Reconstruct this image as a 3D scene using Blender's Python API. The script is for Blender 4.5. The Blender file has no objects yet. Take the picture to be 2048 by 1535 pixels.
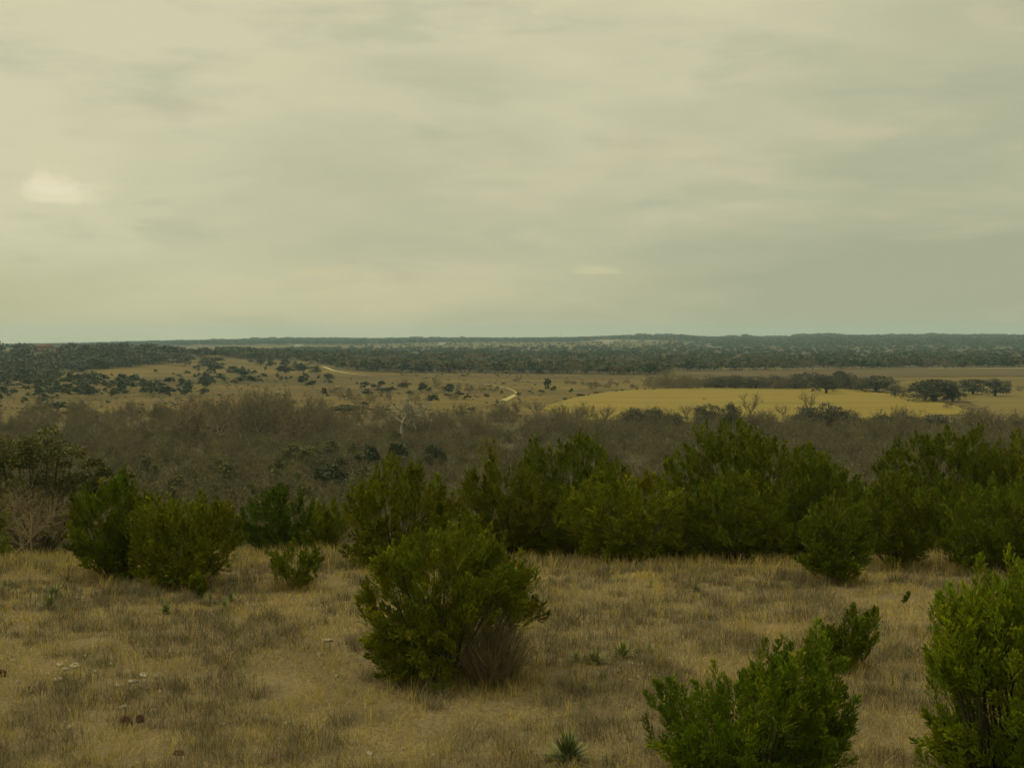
import bpy, math, random
import numpy as np
from mathutils import Vector
R_ = math.radians
random.seed(7)
rng = np.random.default_rng(7)
SC = bpy.context.scene
COL = SC.collection

# ------------------------------------------------------------------ camera
FPX = 2813.0                 # focal length in pixels of the 2048 px wide photograph
CX, CY, V0 = 1024.0, 767.5, 675.0
PITCH = math.atan((CY - V0) / FPX)
EYE = 5.0
cam = bpy.data.cameras.new('camera')
cam.sensor_width = 36.0
cam.lens = 36.0 * FPX / 2048.0
cam.clip_start = 0.1
cam.clip_end = 30000
cam_o = bpy.data.objects.new('camera', cam)
cam_o.location = (0, 0, EYE)
cam_o.rotation_euler = (R_(90) - PITCH, 0, 0)
COL.objects.link(cam_o)
SC.camera = cam_o

# ------------------------------------------------------------------ light
SUN_EL, SUN_AZ = R_(52), R_(-75)          # azimuth from +Y, clockwise; sun to the left, slightly ahead
sun = bpy.data.lights.new('sun', 'SUN')
sun.energy = 1.5
sun.angle = R_(14)
sun.color = (1.0, 0.86, 0.54)
sun_o = bpy.data.objects.new('sun', sun)
sd = Vector((math.sin(SUN_AZ) * math.cos(SUN_EL), math.cos(SUN_AZ) * math.cos(SUN_EL), math.sin(SUN_EL)))
sun_o.rotation_euler = sd.to_track_quat('Z', 'Y').to_euler()
sun_o.location = (0, 0, 60)
COL.objects.link(sun_o)

SC.view_settings.view_transform = 'Standard'
SC.view_settings.look = 'None'
SC.view_settings.exposure = 0.0
SC.view_settings.gamma = 1.0
SC.render.engine = 'CYCLES'
SC.cycles.max_bounces = 6
SC.cycles.diffuse_bounces = 3
SC.cycles.volume_bounces = 1
SC.cycles.transparent_max_bounces = 8
SC.cycles.use_denoising = True

# ------------------------------------------------------------------ sky
W = bpy.data.worlds.new('World')
SC.world = W
W.use_nodes = True
nt = W.node_tree
nt.nodes.clear()
def nd(t, **kw):
    n = nt.nodes.new(t)
    for k, v in kw.items(): setattr(n, k, v)
    return n
def lk(a, b): nt.links.new(a, b)
def mth(op, a, b=None, c=None, clamp=False):
    n = nd('ShaderNodeMath', operation=op, use_clamp=clamp)
    for i, v in enumerate((a, b, c)):
        if v is None: continue
        if isinstance(v, (int, float)): n.inputs[i].default_value = v
        else: lk(v, n.inputs[i])
    return n.outputs[0]
def mixc(f, a, b):
    n = nd('ShaderNodeMix', data_type='RGBA')
    for s, v in ((n.inputs[0], f), (n.inputs[6], a), (n.inputs[7], b)):
        if isinstance(v, (int, float)): s.default_value = v
        elif isinstance(v, tuple): s.default_value = (*v, 1)
        else: lk(v, s)
    return n.outputs[2]
def srgb(r, g, b):
    f = lambda c: ((c / 255 + .055) / 1.055) ** 2.4 if c > 10 else c / 255 / 12.92
    return (f(r), f(g), f(b))
def sky_c(r, g, b): return tuple(10 * c * k for c, k in zip(srgb(r, g, b), (1.0, .985, .90)))      # the Background runs at 0.1
def smooth(x, a, b):
    n = nd('ShaderNodeMapRange', interpolation_type='SMOOTHSTEP')
    lk(x, n.inputs[0]); n.inputs[1].default_value = a; n.inputs[2].default_value = b
    return n.outputs[0]
tc = nd('ShaderNodeTexCoord')
sep = nd('ShaderNodeSeparateXYZ'); lk(tc.outputs['Generated'], sep.inputs[0])
dx, dy, dz = sep.outputs
def noise(sx, sz, scale, detail=3, rough=.55, off=0.0, dist=0.0):
    m = nd('ShaderNodeMapping'); m.inputs['Scale'].default_value = (sx, sx, sz); m.inputs['Location'].default_value = (off, off * .7, off * .3)
    lk(tc.outputs['Generated'], m.inputs[0])
    n = nd('ShaderNodeTexNoise'); n.inputs['Scale'].default_value = scale; n.inputs['Detail'].default_value = detail
    n.inputs['Roughness'].default_value = rough; n.inputs['Distortion'].default_value = dist
    lk(m.outputs[0], n.inputs[0])
    return n.outputs[0]
# broad cloud deck: brighter to the upper left (towards the sun), greyer to the right and low down
grad = mth('ADD', mth('MULTIPLY', dx, -1.15), mth('ADD', mth('MULTIPLY', dz, 3.3), 0.22))
n1 = noise(3.6, 10.0, 1.0, 4, .5, 3.1, .3)
n2 = noise(5.0, 22.0, 1.0, 5, .55, 9.7, .5)
n3 = noise(9.0, 36.0, 1.0, 5, .55, 1.3, .2)
t = mth('ADD', grad, mth('MULTIPLY', mth('SUBTRACT', n1, .5), 1.5))
t = mth('ADD', t, mth('MULTIPLY', mth('SUBTRACT', n2, .5), .8), clamp=True)
deck = mixc(t, sky_c(167, 170, 145), sky_c(210, 207, 177))
warm = smooth(n2, .52, .74)
deck = mixc(mth('MULTIPLY', warm, .55), deck, sky_c(210, 199, 168))
cool = smooth(n3, .5, .75)
deck = mixc(mth('MULTIPLY', cool, .38), deck, sky_c(160, 166, 147))
low = mth('SUBTRACT', 1.0, smooth(dz, .0, .07))
deck = mixc(mth('MULTIPLY', low, mth('SUBTRACT', .25, mth('MULTIPLY', dx, .8), None, True)), deck, sky_c(196, 187, 146))
# small bright cumulus low over the land
nz = noise(30, 45, 1.0, 6, .6, 5.0)
nzb = mth('MULTIPLY', mth('SUBTRACT', nz, .5), 1.9)
def puff(px, v, wpx, hpx, amt, c):
    global deck
    d = Vector(((px - CX) / FPX, 1, -(v - V0) / FPX)).normalized()
    ex = mth('DIVIDE', mth('SUBTRACT', dx, d.x), wpx / FPX)
    ez = mth('DIVIDE', mth('SUBTRACT', dz, d.z), hpx / FPX)
    ez2 = mth('MULTIPLY', ez, mth('ADD', mth('MULTIPLY', mth('LESS_THAN', ez, 0.0), 1.1), 1.0))    # flat base
    r = mth('SQRT', mth('ADD', mth('MULTIPLY', ex, ex), mth('MULTIPLY', ez2, ez2)))
    r = mth('ADD', r, nzb)
    m = mth('MULTIPLY', mth('SUBTRACT', 1.0, smooth(r, .25, 1.0)), mth('GREATER_THAN', dy, 0.0))
    deck = mixc(mth('MULTIPLY', m, amt), deck, c)
puff(125, 395, 118, 40, .95, sky_c(228, 220, 192))
puff(108, 380, 62, 32, .8, sky_c(234, 226, 200))
puff(115, 350, 45, 60, .30, sky_c(222, 210, 178))
puff(1187, 543, 75, 17, .65, sky_c(206, 202, 165))
puff(635, 545, 70, 13, .55, sky_c(204, 196, 160))
puff(640, 578, 60, 11, .35, sky_c(198, 190, 155))
puff(272, 452, 40, 9, .5, sky_c(208, 202, 168))
puff(1000, 357, 150, 16, .3, sky_c(208, 203, 168))
sky = nd('ShaderNodeTexSky', sky_type='NISHITA', sun_disc=False)
sky.sun_elevation = SUN_EL
sky.sun_rotation = SUN_AZ
deck = mixc(0.95, sky.outputs[0], deck)
# an overcast sky is brightest overhead
vm = nd('ShaderNodeVectorMath', operation='SCALE'); lk(deck, vm.inputs[0])
lk(mth('ADD', 1.0, mth('MULTIPLY', mth('MAXIMUM', mth('SUBTRACT', dz, .26), 0.0), 1.5)), vm.inputs['Scale'])
deck = vm.outputs[0]
bg = nd('ShaderNodeBackground'); bg.inputs[1].default_value = 0.1
lk(deck, bg.inputs[0])
wo = nd('ShaderNodeOutputWorld'); lk(bg.outputs[0], wo.inputs[0])

# ------------------------------------------------------------------ terrain function
_d = np.arange(-20, 720, .5)
_kd = [-20, 20, 27, 33, 38, 45, 60, 100, 150, 200, 260, 400, 720]
_kz = [0, 0, -.06, -.30, -.9, -2.3, -5.5, -11.5, -17.5, -21.5, -24, -24.8, -24.8]
_z = np.interp(_d, _kd, _kz)
_w = np.hanning(17); _w /= _w.sum()
_zs = np.convolve(np.pad(_z, 8, mode='edge'), _w, mode='valid')
def _hash(i, j, s):
    h = np.sin(i * 127.1 + j * 311.7 + s * 74.7) * 43758.5453
    return h - np.floor(h)
def vnoise(x, y, s=0):
    x = np.asarray(x, float); y = np.asarray(y, float)
    i, j = np.floor(x), np.floor(y); u, v = x - i, y - j
    u = u * u * (3 - 2 * u); v = v * v * (3 - 2 * v)
    a, b, c, d = _hash(i, j, s), _hash(i + 1, j, s), _hash(i, j + 1, s), _hash(i + 1, j + 1, s)
    return a * (1 - u) * (1 - v) + b * u * (1 - v) + c * (1 - u) * v + d * u * v
_rp = [-3000, 0, 100, 200, 300, 420, 500, 560, 650, 760, 830, 900, 1000, 1150, 1200, 1260, 1370, 1400, 1430, 1455, 1490, 1520, 1570, 1620, 1680, 1720, 1850, 2048, 5000]
_rv = [694, 692, 691, 689, 686, 684, 682, 680, 680, 681, 679, 680, 680, 679, 677, 674.5, 674, 677, 678, 675, 675.5, 677.5, 676, 673, 673, 674, 673, 673, 673]
def zt(x, y):
    x = np.asarray(x, float); y = np.asarray(y, float)
    d = y + 1.2 * np.sin(x * .11 + 1.0) + .6 * np.sin(x * .31)
    z = np.interp(d, _d, _zs)
    near = 1 / (1 + np.exp((np.hypot(x, y) - 70) / 12))
    z = z + near * (0.006 * np.clip(x, -60, 60) + .16 * (vnoise(x / 4.5, y / 4.5, 1) - .5) + .07 * (vnoise(x / 1.3, y / 1.3, 2) - .5))
    yy = np.maximum(y, 50)
    px = CX + FPX * x / yy
    zr = EYE - (np.interp(px, _rp, _rv) - V0) / FPX * 6500
    k = np.clip((y - 2600) / 3900, 0, 1); k = k * k * (3 - 2 * k)
    z = z + k * (zr + 24.8)
    z = z - 60 * np.clip((np.hypot(x, y) - 6700) / 2800, 0, 1)
    xb = (60 - CX) / FPX * 1700
    z = z + 14.5 * np.exp(-((x - xb) / 330) ** 2 - ((y - 1750) / 420) ** 2)
    return z
def ray(px, v):
    a, b = (px - CX) / FPX, -(v - CY) / FPX
    return np.array([a, math.cos(PITCH) + b * math.sin(PITCH), -math.sin(PITCH) + b * math.cos(PITCH)])
def at(px, v, Y):
    r = ray(px, v); return np.array([0, 0, EYE]) + r * (Y / r[1])
_Y = np.concatenate([np.arange(3, 120, .25), np.geomspace(120, 9000, 900)])
def hit(px, v):
    """where the view line through a pixel meets the ground"""
    r = ray(px, v)
    P = np.array([0, 0, EYE]) + r[None, :] * (_Y / r[1])[:, None]
    dlt = P[:, 2] - zt(P[:, 0], P[:, 1])
    i = np.argmax(dlt < 0)
    if dlt[i] >= 0: return P[-1]
    f = dlt[i - 1] / (dlt[i - 1] - dlt[i]); p = P[i - 1] + (P[i] - P[i - 1]) * f
    p[2] = float(zt(p[0], p[1])); return p
def ground(px, Y):
    x = (px - CX) / FPX * Y * 1.0
    return np.array([x, Y, float(zt(x, Y))])

# ------------------------------------------------------------------ materials
def material(name, build):
    m = bpy.data.materials.new(name); m.use_nodes = True
    global nt
    keep, nt = nt, m.node_tree
    b = nt.nodes['Principled BSDF']; out = nt.nodes['Material Output']
    build(m, b, out)
    nt = keep
    return m
def foliage_mat(name, base, trans=.25, rnd=.25, spec=.25, rough=.6):
    def f(m, b, out):
        a = nd('ShaderNodeAttribute', attribute_name='tint')
        oi = nd('ShaderNodeObjectInfo')
        k = mth('ADD', mth('MULTIPLY', oi.outputs['Random'], rnd), 1 - rnd / 2)
        mx = nd('ShaderNodeMix', data_type='RGBA', blend_type='MULTIPLY'); mx.inputs[0].default_value = 1
        lk(a.outputs['Color'], mx.inputs[6]); mx.inputs[7].default_value = (*base, 1)
        hv = nd('ShaderNodeHueSaturation'); lk(mx.outputs[2], hv.inputs['Color']); lk(k, hv.inputs['Value'])
        lk(mth('ADD', mth('MULTIPLY', oi.outputs['Random'], -.03), .515), hv.inputs['Hue'])
        c = hv.outputs[0]
        lk(c, b.inputs['Base Color']); b.inputs['Roughness'].default_value = rough
        b.inputs['Specular IOR Level'].default_value = spec
        if trans:
            tr = nd('ShaderNodeBsdfTranslucent'); lk(c, tr.inputs[0])
            ms = nd('ShaderNodeMixShader'); ms.inputs[0].default_value = trans
            lk(b.outputs[0], ms.inputs[1]); lk(tr.outputs[0], ms.inputs[2]); lk(ms.outputs[0], out.inputs[0])
    return material(name, f)
def noise_mat(name, cols, scale, sx=1, sy=1, detail=6, rough=.95, bump=0.0, scale2=None):
    def f(m, b, out):
        t = nd('ShaderNodeTexCoord'); mp = nd('ShaderNodeMapping'); mp.inputs['Scale'].default_value = (sx, sy, 1)
        lk(t.outputs['Object'], mp.inputs[0])
        n = nd('ShaderNodeTexNoise'); n.inputs['Scale'].default_value = scale; n.inputs['Detail'].default_value = detail
        n.inputs['Roughness'].default_value = .62
        lk(mp.outputs[0], n.inputs[0])
        fac = n.outputs[0]
        if scale2:
            n2 = nd('ShaderNodeTexNoise'); n2.inputs['Scale'].default_value = scale2; n2.inputs['Detail'].default_value = 4
            lk(mp.outputs[0], n2.inputs[0])
            fac = mth('ADD', mth('MULTIPLY', fac, .5), mth('MULTIPLY', n2.outputs[0], .5))
        r = nd('ShaderNodeValToRGB'); e = r.color_ramp.elements
        while len(e) < len(cols): e.new(.5)
        for i, c in enumerate(cols):
            e[i].position = .32 + .36 * i / (len(cols) - 1); e[i].color = (*c, 1)
        lk(fac, r.inputs[0]); lk(r.outputs[0], b.inputs['Base Color'])
        b.inputs['Roughness'].default_value = rough; b.inputs['Specular IOR Level'].default_value = .15
        if bump:
            bp = nd('ShaderNodeBump'); bp.inputs['Strength'].default_value = bump; bp.inputs['Distance'].default_value = .05
            lk(n.outputs[0], bp.inputs['Height']); lk(bp.outputs[0], b.inputs['Normal'])
    return material(name, f)
def plain_mat(name, c, rough=.8):
    return noise_mat(name, [tuple(x * .85 for x in c), tuple(x * 1.1 for x in c)], 1.5, rough=rough)

M = {}
M['juniper'] = foliage_mat('juniper_foliage', (.104, .124, .0044), .18, .12, .12)
M['far_juniper'] = foliage_mat('far_juniper_foliage', (.029, .041, .0065), .15, .3)
M['oak'] = foliage_mat('oak_foliage', (.037, .041, .017), .12, .3)
M['grey_oak'] = foliage_mat('grey_oak_foliage', (.062, .056, .026), .12, .3)
M['near_oak'] = foliage_mat('near_oak_foliage', (.095, .092, .021), .15, .1)
M['bark'] = noise_mat('bark', [(.028, .023, .015), (.07, .056, .038)], 6, 1, 1, bump=.4)
M['twig'] = foliage_mat('bare_twigs', (.142, .115, .060), 0, .3, .1, .9)
M['pale_bark'] = noise_mat('pale_bark', [(.17, .155, .105), (.37, .335, .24)], .8)
M['grass'] = foliage_mat('dry_grass_blades', (.34, .268, .086), .25, 0, .15, .8)
M['weed'] = foliage_mat('dry_weed_stalks', (.132, .111, .062), .1, 0, .1, .9)
M['yucca'] = foliage_mat('yucca_leaves', (.135, .158, .045), .1, .2, .35, .5)
M['rock'] = noise_mat('limestone', [(.20, .175, .115), (.35, .315, .22)], 9, bump=.4)
M['red_rock'] = noise_mat('red_stone', [(.030, .016, .010), (.085, .040, .024)], 9, bump=.5)

# ------------------------------------------------------------------ geometry collector
class Geo:
    def __init__(s): s.V, s.Q, s.T, s.M, s.n = [], [], [], [], 0
    def add(s, V, Q, tint=(1, 1, 1), mat=0):
        V = np.asarray(V, float).reshape(-1, 3); Q = np.asarray(Q, int).reshape(-1, 4)
        t = np.asarray(tint, float)
        if t.ndim == 1: t = np.tile(t, (len(V), 1))
        s.V.append(V); s.Q.append(Q + s.n); s.T.append(t); s.M.append(np.full(len(Q), mat)); s.n += len(V)
    def arrays(s):
        return np.concatenate(s.V), np.concatenate(s.Q), np.concatenate(s.T), np.concatenate(s.M)
    def mesh(s, name, mats, smoothed=False): return mesh_of(name, *s.arrays(), mats, smoothed)
def mesh_of(name, V, Q, T, Mi, mats, smoothed=False):
    me = bpy.data.meshes.new(name)
    me.vertices.add(len(V)); me.vertices.foreach_set('co', V.astype(np.float32).ravel())
    me.loops.add(len(Q) * 4); me.loops.foreach_set('vertex_index', Q.astype(np.int32).ravel())
    me.polygons.add(len(Q))
    me.polygons.foreach_set('loop_start', np.arange(0, len(Q) * 4, 4, dtype=np.int32))
    me.polygons.foreach_set('material_index', Mi.astype(np.int32))
    if smoothed: me.polygons.foreach_set('use_smooth', np.ones(len(Q), bool))
    for m in mats: me.materials.append(m)
    at_ = me.color_attributes.new('tint', 'FLOAT_COLOR', 'POINT')
    at_.data.foreach_set('color', np.concatenate([T, np.ones((len(T), 1))], 1).astype(np.float32).ravel())
    me.update(calc_edges=True)
    return me
def nrm(a): return a / np.maximum(np.linalg.norm(a, axis=-1, keepdims=True), 1e-9)
def rdir(n, g): return nrm(g.normal(size=(n, 3)))
def leaves(G, P, D, L, Wd, g, tint, mat=0, blunt=.5):
    n = len(P); D = nrm(D); S = nrm(np.cross(D, g.normal(size=(n, 3))))
    L = np.broadcast_to(L, n)[:, None]; Wd = np.broadcast_to(Wd, n)[:, None] * .5
    V = np.stack([P, P + D * L * blunt + S * Wd, P + D * L, P + D * L * blunt - S * Wd], 1)
    t = np.repeat(np.broadcast_to(tint, (n, 3)), 4, 0)
    G.add(V.reshape(-1, 3), np.arange(n * 4).reshape(-1, 4), t, mat)
def ribbons(G, P0, P1, w0, w1, g, tint, mat=0):
    n = len(P0); D = nrm(P1 - P0); S = nrm(np.cross(D, g.normal(size=(n, 3))))
    w0 = np.broadcast_to(w0, n)[:, None] * .5; w1 = np.broadcast_to(w1, n)[:, None] * .5
    V = np.stack([P0 - S * w0, P0 + S * w0, P1 + S * w1, P1 - S * w1], 1)
    G.add(V.reshape(-1, 3), np.arange(n * 4).reshape(-1, 4), np.repeat(np.broadcast_to(tint, (n, 3)), 4, 0), mat)
def tube(G, pts, rad, sides=5, tint=(1, 1, 1), mat=0):
    pts = np.asarray(pts, float); k = len(pts)
    tg = nrm(np.gradient(pts, axis=0)); ref = np.array([.3, .9, .2])
    a = nrm(np.cross(tg, ref)); b = np.cross(tg, a)
    th = np.arange(sides) * 2 * math.pi / sides
    rad = np.broadcast_to(rad, k)
    V = pts[:, None, :] + rad[:, None, None] * (a[:, None, :] * np.cos(th)[None, :, None] + b[:, None, :] * np.sin(th)[None, :, None])
    i = np.arange(k - 1)[:, None]; j = np.arange(sides)[None, :]; j2 = (j + 1) % sides
    Q = np.stack([i * sides + j, i * sides + j2, (i + 1) * sides + j2, (i + 1) * sides + j], -1)
    G.add(V.reshape(-1, 3), Q.reshape(-1, 4), tint, mat)
def bez(a, b, c, k):
    t = np.linspace(0, 1, k)[:, None]
    return a * (1 - t) ** 2 + 2 * b * t * (1 - t) + c * t ** 2

# ------------------------------------------------------------------ scene objects
def tag(o, label=None, cat=None, group=None, kind=None):
    if label: o['label'] = label
    if cat: o['category'] = cat
    if group: o['group'] = group
    if kind: o['kind'] = kind
    return o
def obj(name, me, parent=None, loc=(0, 0, 0)):
    o = bpy.data.objects.new(name, me); COL.objects.link(o); o.location = [float(x) for x in loc]
    if parent: o.parent = parent
    return o
def empty(name, loc):
    o = bpy.data.objects.new(name, None); o.empty_display_size = .3; COL.objects.link(o); o.location = [float(x) for x in loc]
    return o

# ------------------------------------------------------------------ ground
belt_bot = [(-60, 690), (380, 690), (480, 719), (600, 722), (640, 728), (690, 740), (800, 746), (1000, 747), (1310, 750), (1345, 742), (1500, 741), (1750, 738), (2110, 735)]
belt_top = [(-60, 700), (380, 700), (420, 708), (520, 704), (640, 699), (900, 699), (1150, 698), (1300, 696), (1400, 684), (1500, 682), (2110, 676)]
ridge_bot = [(-60, 698), (100, 697), (400, 691), (600, 690), (700, 690), (900, 686), (1150, 685), (1200, 680), (1400, 684), (1450, 694), (2110, 694)]
ridge_top = [(-60, 691), (100, 690), (300, 685), (500, 681), (650, 679), (900, 679), (1150, 679), (1250, 674), (1370, 674), (1430, 678), (1600, 672), (2110, 671)]
def litter(V):
    """where brush and woods stand the soil is dark leaf litter, not grass"""
    x, y, z = V.T; yy = np.maximum(y, 1.0)
    px = CX + FPX * x / yy; v = V0 + (EYE - z) / yy * FPX
    ip = lambda t: np.interp(px, [a for a, b in t], [b for a, b in t])
    m = np.zeros(len(V)); ok = y > 44
    edge = np.interp(px, [-200, 330, 380, 460, 600, 660, 700, 900, 1090, 1300, 2200], [842, 838, 822, 815, 812, 830, 838, 838, 838, 852, 858])
    m[ok & (y < 480) & (v > edge)] = 1
    m[ok & (y < 380)] = 1
    m[ok & (y > 900) & (v > ip(belt_top)) & (v < ip(belt_bot)) & (px > 390)] = 1
    m[ok & (y > 2500) & (v < ip(ridge_bot)) & ~((px > 720) & (px < 1340) & (v > 681))] = 1
    lo = np.interp(px, [-60, 100, 140, 250, 300, 380], [760, 758, 745, 738, 728, 722])
    m[ok & (y > 800) & (px < 385) & (v > 701) & (v < lo - 4)] = 1
    return m
def build_terrain():
    nr, ns = 400, 420
    r = np.geomspace(.6, 9500, nr); a = np.arange(ns) * 2 * math.pi / ns
    X = r[:, None] * np.sin(a)[None]; Y = r[:, None] * np.cos(a)[None]
    V = np.stack([X, Y, zt(X, Y)], -1).reshape(-1, 3)
    V = np.concatenate([V, [[0, 0, float(zt(0, 0))]]])
    i = np.arange(nr - 1)[:, None]; j = np.arange(ns)[None]; j2 = (j + 1) % ns
    Q = np.stack([i * ns + j, (i + 1) * ns + j, (i + 1) * ns + j2, i * ns + j2], -1).reshape(-1, 4)
    far_ = np.maximum(V[:, 1], 1.0)
    lit = litter(V)
    k = np.arange(0, ns, 2)
    Qc = np.stack([np.full(len(k), len(V) - 1), k, (k + 1) % ns, (k + 2) % ns], -1)
    Q = np.concatenate([Q, Qc])
    def f(m, b, out):
        t = nd('ShaderNodeTexCoord')
        def N(s, d, sx=1.0):
            mp = nd('ShaderNodeMapping'); mp.inputs['Scale'].default_value = (sx, 1, 1); lk(t.outputs['Object'], mp.inputs[0])
            n = nd('ShaderNodeTexNoise'); n.inputs['Scale'].default_value = s; n.inputs['Detail'].default_value = d; n.inputs['Roughness'].default_value = .6
            lk(mp.outputs[0], n.inputs[0]); return n.outputs[0]
        fine, mid, big = N(14, 6), N(1.1, 6), mth('ADD', mth('MULTIPLY', N(.011, 6, .35), .5), mth('MULTIPLY', N(.07, 6, .6), .5))
        c1 = mixc(smooth(mid, .35, .65), (.125, .096, .050), (.185, .142, .066))
        c1 = mixc(smooth(fine, .35, .7), c1, (.10, .074, .042))
        patch = mixc(smooth(big, .40, .60), (.060, .045, .014), (.128, .092, .022))
        red = N(.02, 4, .4)
        patch = mixc(mth('MULTIPLY', smooth(red, .55, .7), .6), patch, (.088, .056, .026))
        sp = nd('ShaderNodeSeparateXYZ'); lk(t.outputs['Object'], sp.inputs[0])
        far = smooth(sp.outputs[1], 60, 300)
        at_ = nd('ShaderNodeAttribute', attribute_name='tint')
        lit_c = mixc(smooth(N(.5, 5), .35, .65), (.052, .043, .022), (.085, .067, .034))
        c_all = mixc(far, c1, patch)
        lk(mixc(smooth(mth('ADD', at_.outputs['Fac'], mth('MULTIPLY', mth('SUBTRACT', N(.09, 4), .5), .5)), .35, .65), c_all, lit_c), b.inputs['Base Color'])
        b.inputs['Roughness'].default_value = .95; b.inputs['Specular IOR Level'].default_value = .1
        bp = nd('ShaderNodeBump'); bp.inputs['Strength'].default_value = .5; bp.inputs['Distance'].default_value = .04
        lk(fine, bp.inputs['Height']); lk(bp.outputs[0], b.inputs['Normal'])
    me = mesh_of('terrain', V, Q, np.repeat(lit[:, None], 3, 1), np.zeros(len(Q)), [material('dry_ground', f)], True)
    tag(obj('terrain', me), 'rolling dry grass ground from the hilltop to the horizon', None, None, 'structure')
build_terrain()
def sheet(name, label, top, bot, mat, off=.12, nc=60, nrw=14):
    pt, pb = np.array(top, float), np.array(bot, float)
    xs = np.linspace(0, 1, nc)
    V = []
    for s in xs:
        xt = pt[0, 0] + (pt[-1, 0] - pt[0, 0]) * s; vt_ = np.interp(xt, pt[:, 0], pt[:, 1])
        xb = pb[0, 0] + (pb[-1, 0] - pb[0, 0]) * s; vb = np.interp(xb, pb[:, 0], pb[:, 1])
        for q in np.linspace(0, 1, nrw):
            p = hit(xt + (xb - xt) * q, vt_ + (vb - vt_) * q); p[2] += off; V.append(p)
    i = np.arange(nc - 1)[:, None]; j = np.arange(nrw - 1)[None]
    Q = np.stack([i * nrw + j, i * nrw + j + 1, (i + 1) * nrw + j + 1, (i + 1) * nrw + j], -1).reshape(-1, 4)
    me = mesh_of(name, np.array(V), Q, np.ones((len(V), 3)), np.zeros(len(Q)), [mat], True)
    tag(obj(name, me), label, None, None, 'structure')
HAY = noise_mat('hay_field', [(.086, .066, .012), (.150, .112, .015), (.190, .142, .020), (.155, .116, .016)], .03, .10, 1, scale2=.2)
PAST = noise_mat('dry_pasture', [(.085, .066, .018), (.15, .114, .024)], .05, .3, 1, scale2=.5)
PLOUGH = noise_mat('ploughed_field', [(.048, .031, .012), (.072, .049, .016), (.11, .078, .022)], .09, .03, 1)
TAN = noise_mat('pale_stubble', [(.135, .108, .048), (.20, .165, .075)], .03, .15, 1)
ROAD = noise_mat('caliche_road', [(.29, .24, .10), (.37, .31, .135)], .2)
sheet('hay_field', 'flat yellow hay field between the brown thicket and the hedgerow',
      [(1085, 815), (1140, 797), (1200, 786), (1260, 780), (1400, 776), (1560, 774), (1700, 779), (1800, 790), (1870, 801), (1960, 826)],
      [(1085, 818), (1150, 838), (1300, 846), (1700, 848), (1800, 838), (1880, 831), (1960, 828)], HAY, .25)
sheet('ploughed_field', 'long brown ploughed strip in front of the far woodland',
      [(1360, 743), (1500, 741), (1750, 739), (2100, 738)], [(1360, 751), (1500, 754), (1750, 755), (2100, 752)], PLOUGH, .3)
sheet('stubble_strip', 'pale stubble strip along the foot of the far woodland',
      [(1400, 738.6), (1700, 736.2), (2100, 735.4)], [(1400, 740.6), (1700, 738.6), (2100, 737.6)], TAN, .3)
sheet('pasture', 'pale dry pasture right of the live oaks',
      [(1932, 801), (1990, 782), (2120, 770)], [(1934, 802), (2000, 834), (2120, 840)], PAST, .15)
sheet('far_field', 'pale field on the far rise below the ridge trees',
      [(1190, 680), (1240, 677), (1330, 678)], [(1190, 686), (1240, 685), (1330, 683)], TAN, 1.0, 20, 6)
def road(name, label, pts, w):
    c = np.array([hit(*p) for p in pts]); n = 60
    s = np.concatenate([[0], np.cumsum(np.linalg.norm(np.diff(c, axis=0), axis=1))]); q = np.linspace(0, s[-1], n)
    c = np.stack([np.interp(q, s, c[:, k]) for k in range(2)], 1)
    for _ in range(6): c[1:-1] = (c[:-2] + 2 * c[1:-1] + c[2:]) / 4
    tg = nrm(np.gradient(c, axis=0)); nr = np.stack([-tg[:, 1], tg[:, 0]], 1)
    V = []
    ww = np.interp(np.linspace(0, 1, n), [0, .30, .38, .86, .90, 1], [w, w, w * .3, w * .3, w, w])[:, None]
    for k in np.linspace(-.5, .5, 4):
        xy = c + nr * ww * k; V.append(np.concatenate([xy, (zt(xy[:, 0], xy[:, 1]) + .3)[:, None]], 1))
    V = np.stack(V, 1).reshape(-1, 3)
    i = np.arange(n - 1)[:, None]; j = np.arange(3)[None]
    Q = np.stack([i * 4 + j, (i + 1) * 4 + j, (i + 1) * 4 + j + 1, i * 4 + j + 1], -1).reshape(-1, 4)
    tag(obj(name, mesh_of(name, V, Q, np.ones((len(V), 3)), np.zeros(len(Q)), [ROAD], True)), label, None, None, 'structure')
road('dirt_road', 'pale dirt road winding across the dry valley grass',
     [(646, 733), (656, 737), (668, 742), (690, 746), (718, 749.5), (750, 753), (800, 757), (870, 761), (930, 765), (980, 769.5), (1008, 774.5), (1022, 779),
      (1031, 783.5), (1036, 787), (1033, 790), (1024, 794), (1012, 799), (1000, 806)], 3.4)

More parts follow.
